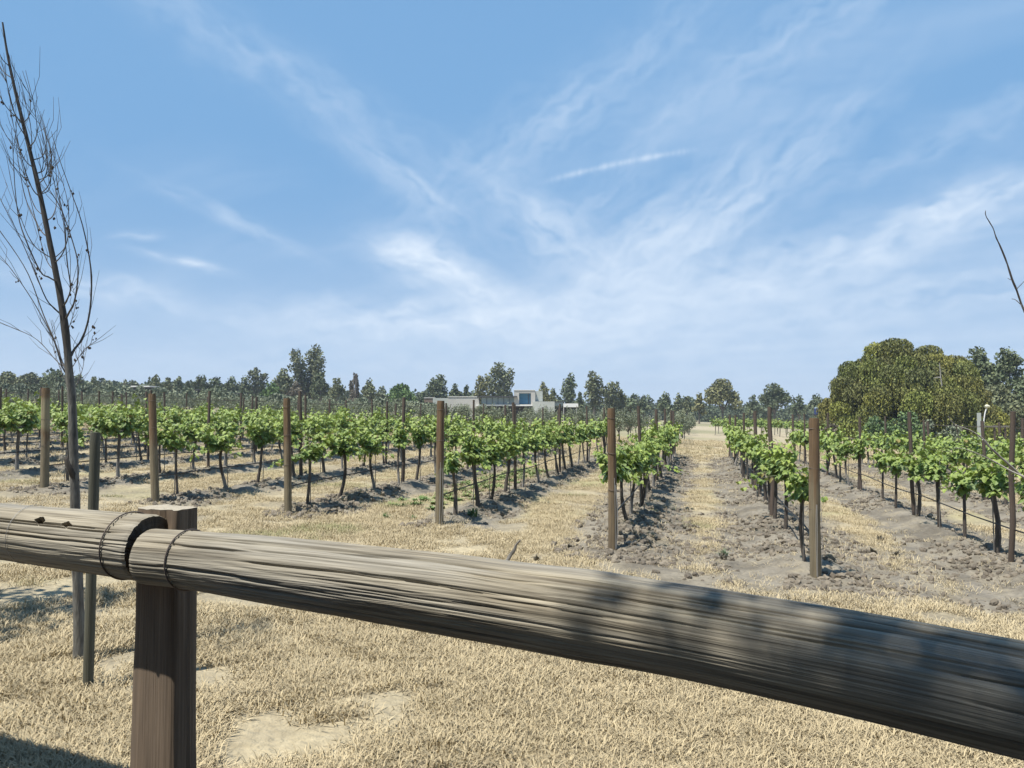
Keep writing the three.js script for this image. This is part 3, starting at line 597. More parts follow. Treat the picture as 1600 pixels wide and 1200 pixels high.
  for (let i = 0; i < 10; i++) pod(loc(40 + r() * 95, 290 + r() * 200, (r() - 0.5) * 0.5));
  for (const [x, y] of [[146, 508], [146, 516], [148, 525], [138, 498]]) pod(loc(x, y, 0.05));
  tag(mesh('seed_pods', pods.geo(), M.seed, t), 'small dark withered seed pods', null, null, 'stuff');
  // the grey stake
  const sb = onGround(146, 4.2), top = at(149, 676, 4.2).sub(sb), sp = []; for (let i = 0; i <= 24; i++) sp.push(V(top.x * i / 24, -0.2 + (top.y + 0.2) * i / 24, top.z * i / 24));
  const st = mesh('wooden_stake', new G().tube(sp, q => 0.0275 * (q > 0.97 ? 0.9 : 1), 18, { jag: 0.05, seed: 12 }).geo(), M.greyStake); st.position.copy(sb);
  tag(st, 'round grey wooden stake standing beside the bare sapling', 'stake');
}
{
  const D = 3.3, base = onGround(1730, D), loc = (x, y, dz = 0) => at(x, y, D + dz).sub(base);
  const t = thing('bare_tree', base, 'leafless grey sapling whose thin branches reach in beyond the rightmost end post', 'tree');
  mesh('trunk', new G().tube(smooth([V(0, -0.1, 0), loc(1725, 1000), loc(1712, 800), loc(1690, 600), loc(1690, 400), loc(1670, 200), loc(1655, 60)], 40), q => lerp(0.03, 0.005, q), 12, { jag: 0.1, seed: 7, col: [0.17, 0.16, 0.14] }).geo(), M.sapling, t);
  const axis = smooth([V(0, -0.1, 0), loc(1725, 1000), loc(1712, 800), loc(1690, 600), loc(1690, 400), loc(1670, 200), loc(1655, 60)], 40), rr = rng(97);
  for (let i = 0; i < 16; i++) { const p = axis[Math.floor(14 + rr() * 25)], az = (rr() - 0.5) * 2.6, L = 0.3 + rr() * 0.5, o = V(Math.cos(az), 0, Math.sin(az)); mesh('branch', new G().tube(smooth([p.clone(), p.clone().addScaledVector(o, L * 0.18).add(V(0, L * 0.12, 0)), p.clone().addScaledVector(o, L * 0.32).add(V(0, L * 0.5, 0)), p.clone().addScaledVector(o, L * 0.36).add(V(0, L, 0))], 12), q => lerp(0.0045, 0.001, q), 6).geo(), M.twig, t); }
  const br = (pts, r0, mat = M.paleTwig, z = 0.1) => mesh('branch', new G().tube(smooth(pts.map(([x, y], i) => loc(x, y, z * Math.min(1, i / 3))), 28), q => lerp(r0, 0.0012, q) * (vn(q * 30, r0 * 1e4) > 0.7 ? 1.3 : 1), 6).geo(), mat, t);
  br([[1690, 610], [1650, 570], [1615, 515], [1597, 478], [1588, 452], [1582, 438], [1573, 410], [1563, 385], [1556, 370], [1552, 357], [1540, 336], [1540, 329]], 0.0055, M.twig);
  br([[1597, 478], [1592, 473], [1586, 468], [1581, 467]], 0.002, M.twig); br([[1582, 438], [1579, 437], [1575, 435]], 0.0018, M.twig); br([[1588, 452], [1596, 444], [1606, 434]], 0.0018, M.twig);
  br([[1712, 820], [1660, 785], [1620, 762], [1597, 744], [1570, 720], [1548, 700], [1535, 685], [1515, 672], [1493, 664], [1485, 656], [1482, 650]], 0.0065);
  br([[1535, 687], [1544, 697], [1552, 703], [1562, 712], [1575, 722]], 0.0032);
  br([[1494, 664], [1496, 677], [1500, 690]], 0.0028);
  br([[1640, 775], [1605, 748], [1580, 736], [1555, 722], [1530, 710], [1505, 701], [1490, 700]], 0.0048);
}
// a dry stick and scattered weeds on the headland
{
  const b = onGround(787, 7.9), loc = (x, y) => at(x, y, 7.9).sub(b);
  const s = mesh('dry_stick', new G().tube(smooth([V(0, -0.02, 0), loc(797, 868), loc(804, 859), loc(806, 852), loc(813, 844)], 14), q => lerp(0.022, 0.009, q), 8, { jag: 0.35, seed: 5 }).geo(), M.stake); s.position.copy(b);
  tag(s, 'short crooked dry stick poking up from the straw behind the long rail', 'stick');
  const r = rng(95), weed = (seed, h, n, c) => { const q = rng(seed), g = new G(); for (let i = 0; i < n; i++) { const a = q() * 6.283, lean = 0.15 + q() * 0.9, l = h * (0.5 + q() * 0.6), w = 0.006 + q() * 0.006, d = V(Math.cos(a), 0, Math.sin(a)), o = V((q() - 0.5) * h * 0.5, 0, (q() - 0.5) * h * 0.5), k = 0.75 + q() * 0.5, cc = [c[0] * k, c[1] * k, c[2] * k], sx = -d.z * w, sz = d.x * w; const p = [0, 0.5, 1].map(t => o.clone().addScaledVector(d, l * Math.sin(lean) * t * t * 1.1).add(V(0, l * Math.cos(lean) * (t - 0.2 * t * t), 0))); const i0 = g.v(p[0].x - sx, -0.01, p[0].z - sz, cc), i1 = g.v(p[0].x + sx, -0.01, p[0].z + sz, cc), i2 = g.v(p[1].x - sx * 1.3, p[1].y, p[1].z - sz * 1.3, cc), i3 = g.v(p[1].x + sx * 1.3, p[1].y, p[1].z + sz * 1.3, cc), i4 = g.v(p[2].x, p[2].y, p[2].z, cc); g.quad(i0, i1, i3, i2); g.t(i2, i3, i4); } return g.geo(true); };
  const greenW = [0, 1, 2].map(i => weed(700 + i, 0.16, 26, [0.10, 0.19, 0.045])), dryW = [0, 1].map(i => weed(720 + i, 0.13, 22, [0.12, 0.105, 0.07])), blueW = weed(730, 0.2, 30, [0.15, 0.21, 0.11]);
  const put = (geo, px, d, s, label, name = 'weed') => { const m = mesh(name, geo, M.weed); m.position.copy(onGround(px, d)); m.rotation.y = r() * 6; m.scale.setScalar(s); tag(m, label, 'weed', 'weeds on the vineyard floor'); };
  { const n = 260, im = new THREE.InstancedMesh(weed(701, 0.12, 24, [1, 1, 1]), std({ roughness: 0.7 }), n), m4 = new THREE.Matrix4(), qq = new THREE.Quaternion(), c = new THREE.Color();
    for (let i = 0; i < n; i++) { const q = Math.pow(r(), 0.8), uu = 11.2 + q * 9, vv = -4.55 + (r() + r() - 1) * (0.55 + q * 0.3), [x, z] = xz(uu, vv), s = 0.5 + r() * 0.8; qq.setFromAxisAngle(V(0, 1, 0), r() * 6.28); m4.compose(V(x, gy(x, z), z), qq, V(s * 1.3, s * (0.5 + r() * 0.6), s * 1.3)); im.setMatrixAt(i, m4); const k = r(); im.setColorAt(i, c.setRGB(...mix3([0.12, 0.2, 0.055], [0.24, 0.27, 0.10], k))); }
    im.name = 'green_grass'; im.castShadow = im.receiveShadow = true; scene.add(im); tag(im, 'patch of low green grass between the third and fourth end posts', 'grass', null, 'stuff'); }
  const W = [[604, 10.9, 0.8], [648, 11.0, 0.6], [738, 10.9, 1.2]];
  W.forEach(([px, d, s], i) => put(greenW[i % 3], px, d, s, ['small green weed tuft on straw left of the fourth end post', 'tiny green weed tuft nearest the fourth end post on its left', 'green weed growing just right of the fourth end post'][i]));
  const Dw = [[1128, 8.7, 0.8, 'dark dry weed in the bare alley between the last two end posts, nearest one'], [1068, 10.9, 0.7, 'small dark dry weed standing in the straw alley, left one of a pair'], [1086, 10.9, 0.7, 'small dark dry weed standing in the straw alley, right one of a pair'], [1360, 9.3, 0.9, 'grey dry weed right of the rightmost end post, nearest of three'], [1372, 10.4, 0.9, 'grey dry weed right of the rightmost end post, upper of three'], [1396, 9.2, 0.8, 'grey dry weed right of the rightmost end post, farthest right of three'], [838, 8.2, 0.7, 'dry weed tuft just right of the crooked dry stick'], [890, 8.9, 0.8, 'grey-green weed on bare soil left of the fifth end post']];
  Dw.forEach(([px, d, s, l], i) => put(dryW[i % 2], px, d, s, l));
  put(blueW, 1128, 8.9, 0.7, 'grey-green spiky weed on bare soil between the last two end posts', 'spiky_weed');
}

// ------------------------------------------------------------------ trees of the background
function leafQuad(g, x, y, z, s, r, c, stretch = 1.5, hang = 0) {
  let d = V(r() - 0.5, (r() - 0.5) * (1 - hang) - hang * 0.8, r() - 0.5).normalize(), e = V(r() - 0.5, r() - 0.5, r() - 0.5).cross(d).normalize();
  const a = s * stretch, k = 0.7 + r() * 0.6, cc = [c[0] * k, c[1] * k, c[2] * k];
  const i0 = g.v(x - d.x * a, y - d.y * a, z - d.z * a, cc), i1 = g.v(x + e.x * s, y + e.y * s, z + e.z * s, cc), i2 = g.v(x + d.x * a, y + d.y * a, z + d.z * a, cc), i3 = g.v(x - e.x * s, y - e.y * s, z - e.z * s, cc);
  g.quad(i0, i1, i2, i3);
}
function blobLeaves(g, b, n, s, r, c1, c2, hang = 0) { // b = [x, y, z, rx, ry, rz]
  for (let i = 0; i < n; i++) {
    const u = r() * 2 - 1, a = r() * 6.283, q = Math.sqrt(1 - u * u), R = Math.pow(r(), 0.42) * (0.82 + 0.36 * vn(q * Math.cos(a) * 2.2 + b[0] * 3, u * 2.2 + b[1], q * Math.sin(a) * 2.2));
    leafQuad(g, b[0] + b[3] * R * q * Math.cos(a), b[1] + b[4] * R * u, b[2] + b[5] * R * q * Math.sin(a), s * (0.6 + r() * 0.8), r, mix3(c1, c2, r()), 1.5, hang);
  }
}
const LEAFS = { euc: [[0.11, 0.13, 0.065], [0.17, 0.18, 0.085]], dark: [[0.08, 0.108, 0.052], [0.125, 0.145, 0.068]], olive: [[0.125, 0.15, 0.092], [0.2, 0.222, 0.14]], bright: [[0.085, 0.15, 0.04], [0.13, 0.20, 0.055]], gold: [[0.145, 0.15, 0.06], [0.2, 0.195, 0.08]], brown: [[0.12, 0.105, 0.075], [0.16, 0.135, 0.09]] };
function crownPlan(type, H, W, r) {
  const B = [], st = [];
  if (type === 'slim') { const n = 7; for (let i = 0; i < n; i++) { const q = i / (n - 1), w = W * 0.6 * (0.62 + 0.38 * Math.sin(q * 3.1)) * (i === n - 1 ? 0.72 : 1); B.push([(r() - 0.5) * W * 0.3, H * (0.3 + 0.6 * q), (r() - 0.5) * W * 0.3, w, H * 0.12, w]); } st.push([0, H * 0.85, 0]); }
  else if (type === 'multi') { const n = 5; for (let i = 0; i < n; i++) { const x = ((i + 0.5) / n - 0.5) * W * 0.85 + (r() - 0.5) * W * 0.08, h = H * (0.78 + 0.22 * r()) * (1 - 0.25 * Math.pow(Math.abs(x) / (W * 0.5), 2)), z = (r() - 0.5) * W * 0.5; st.push([x, h * 0.92, z]); for (let k = 0; k < 4; k++) { const q = 0.38 + 0.2 * k; B.push([x * (0.35 + 0.65 * q), h * q, z * q, W * (0.15 + r() * 0.07), H * 0.13, W * 0.16]); } } }
  else if (type === 'spiky') { for (let i = 0; i < 7; i++) { const x = (r() - 0.5) * W * 0.8, h = H * (0.55 + 0.45 * r()); st.push([x, h, (r() - 0.5) * W * 0.4]); B.push([x * 0.85, h * 0.82, 0, W * 0.1, H * 0.16, W * 0.1]); } B.push([0, H * 0.35, 0, W * 0.4, H * 0.2, W * 0.35]); }
  else { const broad = type === 'broad'; const n = broad ? 15 : 11; for (let i = 0; i < n; i++) { const a = i / n * 6.283 * 2.4 + r(), q = Math.sqrt((i + 0.4) / n), w = W * (broad ? 0.19 : 0.23) * (0.75 + r() * 0.5), y = H * (broad ? 0.62 : 0.55) + H * (broad ? 0.27 : 0.3) * (1 - q * q) * (0.6 + r() * 0.4) - (broad ? r() * H * 0.22 * q : r() * H * 0.26 * q); const p = [Math.cos(a) * q * W * 0.34, Math.min(y, H - w * 0.7), Math.sin(a) * q * W * 0.34]; B.push([...p, w, w * (broad ? 0.68 : 0.85), w]); if (i % 2 === 0) st.push(p); } B.push([0, H - H * 0.13, 0, W * 0.2, H * 0.13, W * 0.2]); }
  return { B, st };
}
let treeN = 0;
function tree(name, px, topPy, wPx, d, type, leaf, label, group, opt = {}) {
  const r = rng(1000 + 13 * treeN++), base = onGround(px, d), H = at(px, topPy, d).y - base.y, W = wPx / F * d;
  const t = thing(name, base, label, 'tree', group), { B, st } = opt.plan ? opt.plan(H, W, r) : crownPlan(type, H, W, r), g = new G(), wood = new G();
  const s = opt.leaf || Math.max(0.11, d * 0.00115), [c1, c2] = LEAFS[leaf], tint = 0.88 + 0.24 * r();
  const cA = c1.map(x => x * tint), cB = c2.map(x => x * tint);
  for (const b of B) blobLeaves(g, b, Math.round((opt.dense || 1) * clamp(4.2 * (b[3] * b[4] + b[3] * b[5]) / (s * s * 3), 60, 1200)), s, r, cA, cB, 0.35);
  const tr = Math.max(0.05, H * 0.022), bc = opt.bark || [0.17, 0.145, 0.12];
  if (type === 'multi' || type === 'spiky') for (const p of st) wood.tube([V(p[0] * 0.08, -0.3, p[2] * 0.08), V(p[0] * 0.3, p[1] * 0.3, p[2] * 0.35), V(p[0] * 0.75, p[1] * 0.7, p[2] * 0.75), V(...p)], [tr, tr * 0.8, tr * 0.5, tr * 0.15], 6, { jag: 0.1, col: bc });
  else { const f = H * (opt.fork || 0.32); wood.tube([V(0, -0.3, 0), V(W * 0.01, f * 0.6, 0), V(W * 0.02, f, 0)], [tr * 1.5, tr * 1.1, tr], 8, { jag: 0.1, col: bc }); for (const p of st) wood.tube([V(W * 0.02, f * 0.9, 0), V(p[0] * 0.5, lerp(f, p[1], 0.5), p[2] * 0.5), V(p[0], p[1], p[2])], [tr * 0.8, tr * 0.5, tr * 0.18], 6, { jag: 0.1, col: bc }); }
  mesh('trunk', wood.geo(), M.bark, t); mesh('crown', g.geo(true), M.treeLeaf, t);
  return t;
}
{
  const G1 = 'trees along the far edge of the fields';
  const T = [ // px, top, width, distance, habit, colour, label
    [12, 580, 40, 150, 'round', 'euc', 'grey-green tree at the left edge behind the far fence rail'],
    [48, 581, 44, 155, 'broad', 'euc', 'grey-green spreading tree between left edge and the bare sapling'],
    [86, 577, 40, 150, 'broad', 'dark', 'grey-green tree seen just left of the bare sapling trunk'],
    [122, 583, 28, 165, 'round', 'dark', 'grey-green tree seen just right of the bare sapling trunk'],
    [146, 588, 20, 160, 'round', 'euc', 'small round-topped tree right of the bare sapling, above the stake'],
    [167, 593, 34, 140, 'round', 'olive', 'pale low round tree right of the bare sapling'],
    [204, 589, 30, 150, 'spiky', 'olive', 'pale feathery tree left of the leaning end post'],
    [243, 586, 26, 150, 'round', 'euc', 'grey-green tree directly above the leaning end post'],
    [262, 589, 20, 160, 'round', 'euc', 'grey-green tree just right of the leaning end post top'],
    [279, 589, 13, 170, 'slim', 'dark', 'small narrow tree between leaning post and flat dark roof'],
    [293, 595, 12, 170, 'round', 'dark', 'tiny round dark tree left of the flat dark roof'],
    [314, 587, 24, 160, 'multi', 'dark', 'dark tree rising behind the flat dark roof'],
    [338, 588, 34, 165, 'round', 'dark', 'dark tree clump, first right of the flat dark roof'],
    [362, 588, 30, 165, 'round', 'dark', 'dark tree clump, second right of the flat dark roof'],
    [382, 587, 26, 160, 'round', 'dark', 'dark tree left of the small three-stemmed tree'],
    [403, 577, 26, 175, 'multi', 'euc', 'small three-stemmed tree with open upright crown'],
    [424, 597, 34, 150, 'round', 'bright', 'low green tree in front of the three-stemmed tree'],
    [442, 574, 36, 160, 'round', 'euc', 'rounded olive tree left of the tallest feathery tree'],
    [462, 596, 26, 150, 'round', 'brown', 'brownish low tree at the foot of the tallest feathery tree'],
    [483, 543, 58, 165, 'multi', 'euc', 'tallest feathery many-stemmed tree behind the third end post'],
    [500, 580, 34, 160, 'round', 'dark', 'dark tree in front of the tallest feathery tree'],
    [526, 589, 32, 155, 'round', 'euc', 'grey-green tree right of the tallest feathery tree'],
    [554, 581, 24, 160, 'spiky', 'brown', 'brownish spiky half-bare tree between two rounded trees'],
    [577, 591, 28, 160, 'round', 'euc', 'rounded tree just right of the brownish spiky tree'],
    [597, 603, 26, 150, 'round', 'olive', 'low grey-green tree left of the bright green tree'],
    [628, 599, 48, 150, 'round', 'bright', 'bright green round tree left of the concrete house'],
    [661, 612, 22, 170, 'round', 'dark', 'low dark tree right of the bright green round tree'],
    [684, 585, 25, 175, 'slim', 'dark', 'dense upright dark tree rising behind the low house walls'],
    [711, 599, 22, 180, 'broad', 'dark', 'small spreading dark tree behind the low house walls'],
    [728, 602, 9, 180, 'slim', 'dark', 'tiny narrow tree left of the fan-shaped tree'],
    [751, 586, 18, 172, 'slim', 'gold', 'golden green narrow tree left of the fan-shaped tree'],
    [781, 569, 46, 175, 'multi', 'euc', 'tall fan-shaped many-stemmed tree behind the dark roofed pavilion'],
    [799, 612, 9, 180, 'round', 'dark', 'tiny dark tree left of the house tower'],
    [850, 598, 15, 165, 'slim', 'gold', 'golden green narrow tree directly right of the house tower'],
    [864, 606, 18, 170, 'round', 'euc', 'low round tree between house tower and slender twisted tree'],
    [889, 583, 19, 168, 'slim', 'dark', 'slender twisted tree over the right wing of the house'],
    [906, 612, 14, 160, 'round', 'dark', 'low dark tree between the two slender trees'],
    [928, 579, 23, 160, 'slim', 'euc', 'tallest slender column tree right of the house'],
    [955, 594, 30, 158, 'multi', 'euc', 'open crowned tree right of the tall slender column tree'],
    [972, 611, 14, 160, 'multi', 'euc', 'small open tree, the farther right of the slender group'],
    [987, 621, 26, 175, 'round', 'dark', 'low bluish tree right of the fifth end post'],
    [1005, 619, 18, 170, 'round', 'dark', 'low tree between fifth end post and the rounded dark tree'],
    [1040, 613, 30, 165, 'round', 'dark', 'rounded dark tree above the far end of the straw alley'],
    [1060, 616, 12, 170, 'slim', 'euc', 'narrow small tree right of the rounded dark tree'],
    [1074, 619, 16, 165, 'round', 'euc', 'small tree left of the big broad two-crowned tree'],
    [1092, 613, 20, 160, 'round', 'gold', 'yellowish tree at the left shoulder of the broad tree'],
    [1128, 590, 62, 155, 'broad', 'gold', 'big broad two-crowned tree over the end of the straw alley'],
    [1176, 617, 26, 170, 'round', 'dark', 'low tree between the two broad trees'],
    [1209, 597, 52, 160, 'broad', 'dark', 'broad dark tree above the row of the rightmost end post'],
    [1248, 616, 26, 170, 'round', 'dark', 'low rounded dark tree right of the broad dark tree'],
    [1276, 614, 30, 165, 'broad', 'dark', 'low dark tree above the rightmost end post'],
    [1298, 622, 28, 150, 'round', 'euc', 'grey-green tree at the left foot of the huge weeping tree'],
    [1312, 597, 20, 140, 'round', 'euc', 'small tree crown showing above the left flank of the weeping tree'],
  ];
  for (const [px, top, w, d, type, leaf, label] of T) tree('field_tree', px, top, w * 1.08, d, type, leaf, label, G1);
  // the grove behind the right corner
  const G2 = 'tall trees in the right corner';
  tree('gum_tree', 1528, 540, 70, 84, 'broad', 'dark', 'tall gum tree right of the weeping tree with sky showing through', G2, { bark: [0.3, 0.28, 0.25], dense: 1.2 });
  tree('gum_tree', 1575, 540, 76, 82, 'broad', 'dark', 'tallest gum tree against the right edge', G2, { bark: [0.3, 0.28, 0.25], dense: 1.2 });
  tree('gum_tree', 1556, 600, 90, 76, 'round', 'euc', 'lower bushy gum tree behind the white post and lamp', G2, { fork: 0.2 });
  tree('gum_tree', 1600, 590, 70, 76, 'round', 'dark', 'lower dark gum tree cut by the right edge', G2, { fork: 0.2 });
  tree('gum_tree', 1520, 625, 50, 80, 'round', 'dark', 'dark low tree between the weeping tree and the white post', G2, { fork: 0.15 });
}
// the huge weeping tree
{
  const D = 65, base = onGround(1420, D), r = rng(141), g = new G(), wood = new G(), loc = (x, y, dz = 0) => at(x, y, D + dz).sub(base), k = D / F;
  const t = thing('weeping_tree', base, 'huge olive green weeping tree with dome crown beyond the vine rows', 'tree');
  // drooping boughs spread over a broad uneven dome: [x, y, z, radius, height] in metres from the trunk foot
  const BO = [], C = loc(1420, 655), RXD = 104 * k, RYD = 112 * k, RZD = 92 * k;
  for (let i = 0; i < 120; i++) {
    const u = 1 - (i + 0.5) / 120 * 1.12, a = i * 2.39996 + (r() - 0.5) * 0.5, q = Math.sqrt(Math.max(0, 1 - u * u)), j = 0.86 + 0.2 * r(), up = Math.pow(Math.abs(u), 0.8) * Math.sign(u);
    const R0 = (15 + r() * 13) * k; BO.push([C.x + Math.cos(a) * q * RXD * j, Math.max(1.1, C.y + up * RYD * (0.82 + 0.16 * vn(Math.cos(a) * 2 + 5, Math.sin(a) * 2)) * j - R0 * 0.3), C.z + Math.sin(a) * q * RZD * j, R0, R0 * (1.1 + r() * 0.5)]);
  }
  for (const [px, py, rx, dz] of [[1316, 602, 18, -0.6], [1330, 580, 20, 0], [1398, 548, 26, -1], [1372, 552, 22, 0], [1512, 600, 18, 0], [1526, 640, 14, -0.8], [1492, 570, 20, 0.5], [1312, 640, 16, -1], [1450, 556, 22, 0]]) { const p = loc(px, py, dz); BO.push([p.x, p.y, p.z, rx * k, rx * k * 1.3]); }
  for (const [bx, by, bz, RX, RY] of BO) {
    const n = Math.round(RX * RX * 150), tint = 0.82 + 0.6 * r(), warm = r(), c1 = [(0.095 + 0.02 * warm) * tint, 0.118 * tint, 0.03], c2 = [(0.15 + 0.035 * warm) * tint, 0.168 * tint, 0.042];
    for (let i = 0; i < n; i++) { // hanging strands start on the bough's upper surface
      const a = r() * 6.283, q = Math.sqrt(r()), hy = Math.sqrt(1 - q * q * 0.96), sx = bx + Math.cos(a) * q * RX, sz = bz + Math.sin(a) * q * RX, sy = by + hy * RY * 0.55 * (0.85 + 0.3 * vn(sx * 2, sz * 2, 3.5)), len = (0.35 + r() * 0.75) * RY * (0.5 + 0.6 * q), m = Math.max(3, Math.round(len / 0.15)), sw = (r() - 0.5) * 0.2;
      for (let j = 0; j < m; j++) { const y = sy - len * j / m; if (y < 0.3) break; leafQuad(g, sx + sw * j / m + (r() - 0.5) * 0.12, y, sz + (r() - 0.5) * 0.12, 0.055 * (0.7 + r() * 0.6), r, mix3(c1, c2, r()), 2.0, 0.75); }
    }
    if (r() < 0.3) wood.tube([V(0, 0.8, 0), V(bx * 0.4, lerp(1.5, by, 0.5), bz * 0.4), V(bx * 0.95, by, bz * 0.95)], [0.28, 0.16, 0.05], 6, { jag: 0.1, col: [0.10, 0.085, 0.07] });
  }
  wood.tube([V(0, -0.3, 0), V(0.1, 0.6, 0), V(0, 1.4, 0)], [0.6, 0.5, 0.42], 10, { jag: 0.15, col: [0.10, 0.085, 0.07] });
  mesh('trunk', wood.geo(), M.bark, t); mesh('crown', g.geo(true), M.treeLeaf, t);
  // dead snag standing before it
  const sb = onGround(1476, 59.6), sl = (x, y) => at(x, y, 59.6).sub(sb), sn = new G();
  sn.tube([V(0, -0.2, 0), sl(1478, 660), sl(1474, 618), sl(1470, 592), sl(1468, 567)], [0.09, 0.08, 0.06, 0.05, 0.025], 7, { jag: 0.15 }); sn.tube([sl(1470, 590), sl(1465, 589.5), sl(1459, 591)], [0.045, 0.035, 0.02], 6, { jag: 0.15 }); sn.tube([sl(1474, 618), sl(1478, 616)], [0.05, 0.03], 6);
  const snag = mesh('dead_snag', sn.geo(), M.paleTwig); snag.position.copy(sb); tag(snag, 'pale bare dead stem standing against the weeping tree', 'dead tree');
}
// shrubs at the foot of the weeping tree
{
  const S = [[1418, 642, 62, 56, 'bright', 'blue-green bushy shrub, largest in front of the weeping tree'], [1366, 650, 40, 57, 'bright', 'green shrub at the left foot of the weeping tree'], [1390, 658, 30, 55, 'bright', 'small green shrub between two larger ones below weeping tree'], [1450, 655, 40, 58, 'olive', 'grey-green shrub at the right foot of the weeping tree'], [1490, 664, 50, 57, 'olive', 'low grey shrub behind the bare branches at right'], [1300, 662, 34, 60, 'brown', 'low brownish bush left of the weeping tree'], [1276, 649, 44, 118, 'euc', 'low bush at the foot of the blue tank'], [1560, 668, 60, 62, 'euc', 'low scrubby bush right of the white post']];
  S.forEach(([px, top, w, d, leaf, label], n) => {
    const r = rng(1700 + n), base = onGround(px, d), H = at(px, top, d).y - base.y, W = w / F * d, g = new G(), wood = new G(), t = thing('shrub', base, label, 'shrub', 'shrubs by the weeping tree'), [c1, c2] = LEAFS[leaf];
    const blu = leaf === 'bright' ? [0.075, 0.125, 0.06] : c1;
    for (let i = 0; i < 9; i++) { const a = r() * 6.283, q = Math.sqrt(r()) * 0.34 * W, y = H * (0.25 + 0.5 * r() * (1 - q / W)); blobLeaves(g, [Math.cos(a) * q, y, Math.sin(a) * q, W * 0.2, H * 0.24, W * 0.2], 260, 0.075, r, blu, c2, 0); wood.tube([V(0, -0.1, 0), V(Math.cos(a) * q, y, Math.sin(a) * q)], [0.05, 0.02], 5, { col: [0.12, 0.1, 0.08] }); }
    blobLeaves(g, [0, H * 0.8, 0, W * 0.22, H * 0.2, W * 0.2], 260, 0.075, r, blu, c2, 0);
    mesh('stem', wood.geo(), M.bark, t); mesh('foliage', g.geo(true), M.treeLeaf, t);
  });
}
// olive orchard beyond the vines
{
  const make = seed => { const r = rng(seed), root = new THREE.Group(), g = new G(), w = new G(), H = 2.1; const n = 8; w.tube([V(0, -0.1, 0), V(0.03, 0.35, 0.02), V(0, 0.75, 0)], [0.055, 0.045, 0.04], 6, { jag: 0.15, col: [0.13, 0.115, 0.095] }); for (let i = 0; i < n; i++) { const a = i / n * 6.283 + r(), q = 0.25 + r() * 0.45, y = 0.95 + r() * 0.95; const p = V(Math.cos(a) * q, y, Math.sin(a) * q); w.tube([V(0, 0.65, 0), V(p.x * 0.4, lerp(0.7, y, 0.5), p.z * 0.4), p], [0.03, 0.02, 0.008], 5, { col: [0.13, 0.115, 0.095] }); blobLeaves(g, [p.x, p.y, p.z, 0.34, 0.42, 0.34], 120, 0.036, r, ...LEAFS.olive, 0); for (let k = 0; k < 5; k++) { const o = V((r() - 0.5) * 0.5, 0.35 + r() * 0.35, (r() - 0.5) * 0.5); for (let j = 0; j < 9; j++) leafQuad(g, p.x + o.x * j / 8, p.y + o.y * j / 8, p.z + o.z * j / 8, 0.034, r, LEAFS.olive[1], 1.7); } } mesh('trunk', w.geo(), M.bark, root); mesh('crown', g.geo(true), M.treeLeaf, root); return root; };
  const vars = [0, 1, 2, 3, 4, 5].map(i => make(1800 + i * 3)), r = rng(151); let n = 0;
  for (let j = 0; j < 22; j++) { let inRow = 0; for (let i = 0; i < 12; i++) {
    const u = 39.5 + i * 3.3 * (1 + i * 0.05) + (r() - 0.5) * 0.8, v = -1.2 - j * 3.4 + (r() - 0.5) * 0.5, [x, z] = xz(u, v), pick = Math.floor(r() * 6), s = 0.58 + r() * 0.28, turn = r() * 6.28, skip = r() < 0.1;
    if (skip || !inView({ x, z }, 10) || n > 250) continue;
    if (-z > 68 && j > 0 && i > 8) continue;
    const o = vars[pick].clone(); o.name = numbered('olive_tree'); scene.add(o); o.position.set(x, gy(x, z), z); o.rotation.y = turn; o.scale.set(s * 1.1, s, s * 1.1); n++;
    tag(o, j === 0 ? `olive tree, ${ORD[inRow]} along the orchard edge beside the straw alley` : `young grey-green olive tree, ${ORD[inRow]} in ${ORD[j - 1]} row left of the orchard edge`, 'olive tree', 'olive trees beyond the vines'); inRow++;
  } }
  console.log('olives', n);
  // taller pale bushes behind the orchard
  const P = []; for (let i = 0; i < 26; i++) P.push([8 + i * 26.5 + (r() - 0.5) * 12, 100 + r() * 26]);
  P.forEach(([px, d], i) => { const hor = 612 + SLOPE * px; tree('orchard_tree', px, hor - (px < 330 ? 12 + r() * 10 : 4 + r() * 9), 30 + r() * 16, d, 'round', 'olive', `pale grey-green bushy tree, ${i < 24 ? ORD[i] : ['next to last', 'last'][i - 24]} from the left behind the olive orchard`, 'bushy trees behind the olive orchard', { fork: 0.15 }); });
}
// young vines of the next field, past the track at right
{
  const src = buildVine(560, false, 1.2), r = rng(161); let n = 0;
  for (let row = 0, m = 0; row < 3; row++, m = 0) for (let i = 0; i < 34; i++) {
    const px = 1118 + i * 14 + (r() - 0.5) * 5 + row * 6, d = 66 + row * 6 + i * 0.35; if (px > 1590 || r() < 0.15 || (px > 1330 && row < 1)) continue;
    const o = src.clone(); o.name = numbered('field_vine'); scene.add(o); o.position.copy(onGround(px, d)); o.rotation.y = r() * 6.28; o.scale.set(1.5, 1.15 + r() * 0.25, 1.3); o.userData = {};
    tag(o, `tiny distant grapevine, ${ORD[m++]} in the ${['nearest', 'middle', 'farthest'][row]} row past the pale track`, 'grapevine', `${['nearest', 'middle', 'farthest'][row]} vine row past the pale track`); n++;
  }
  src.removeFromParent(); console.log('field vines', n);
}
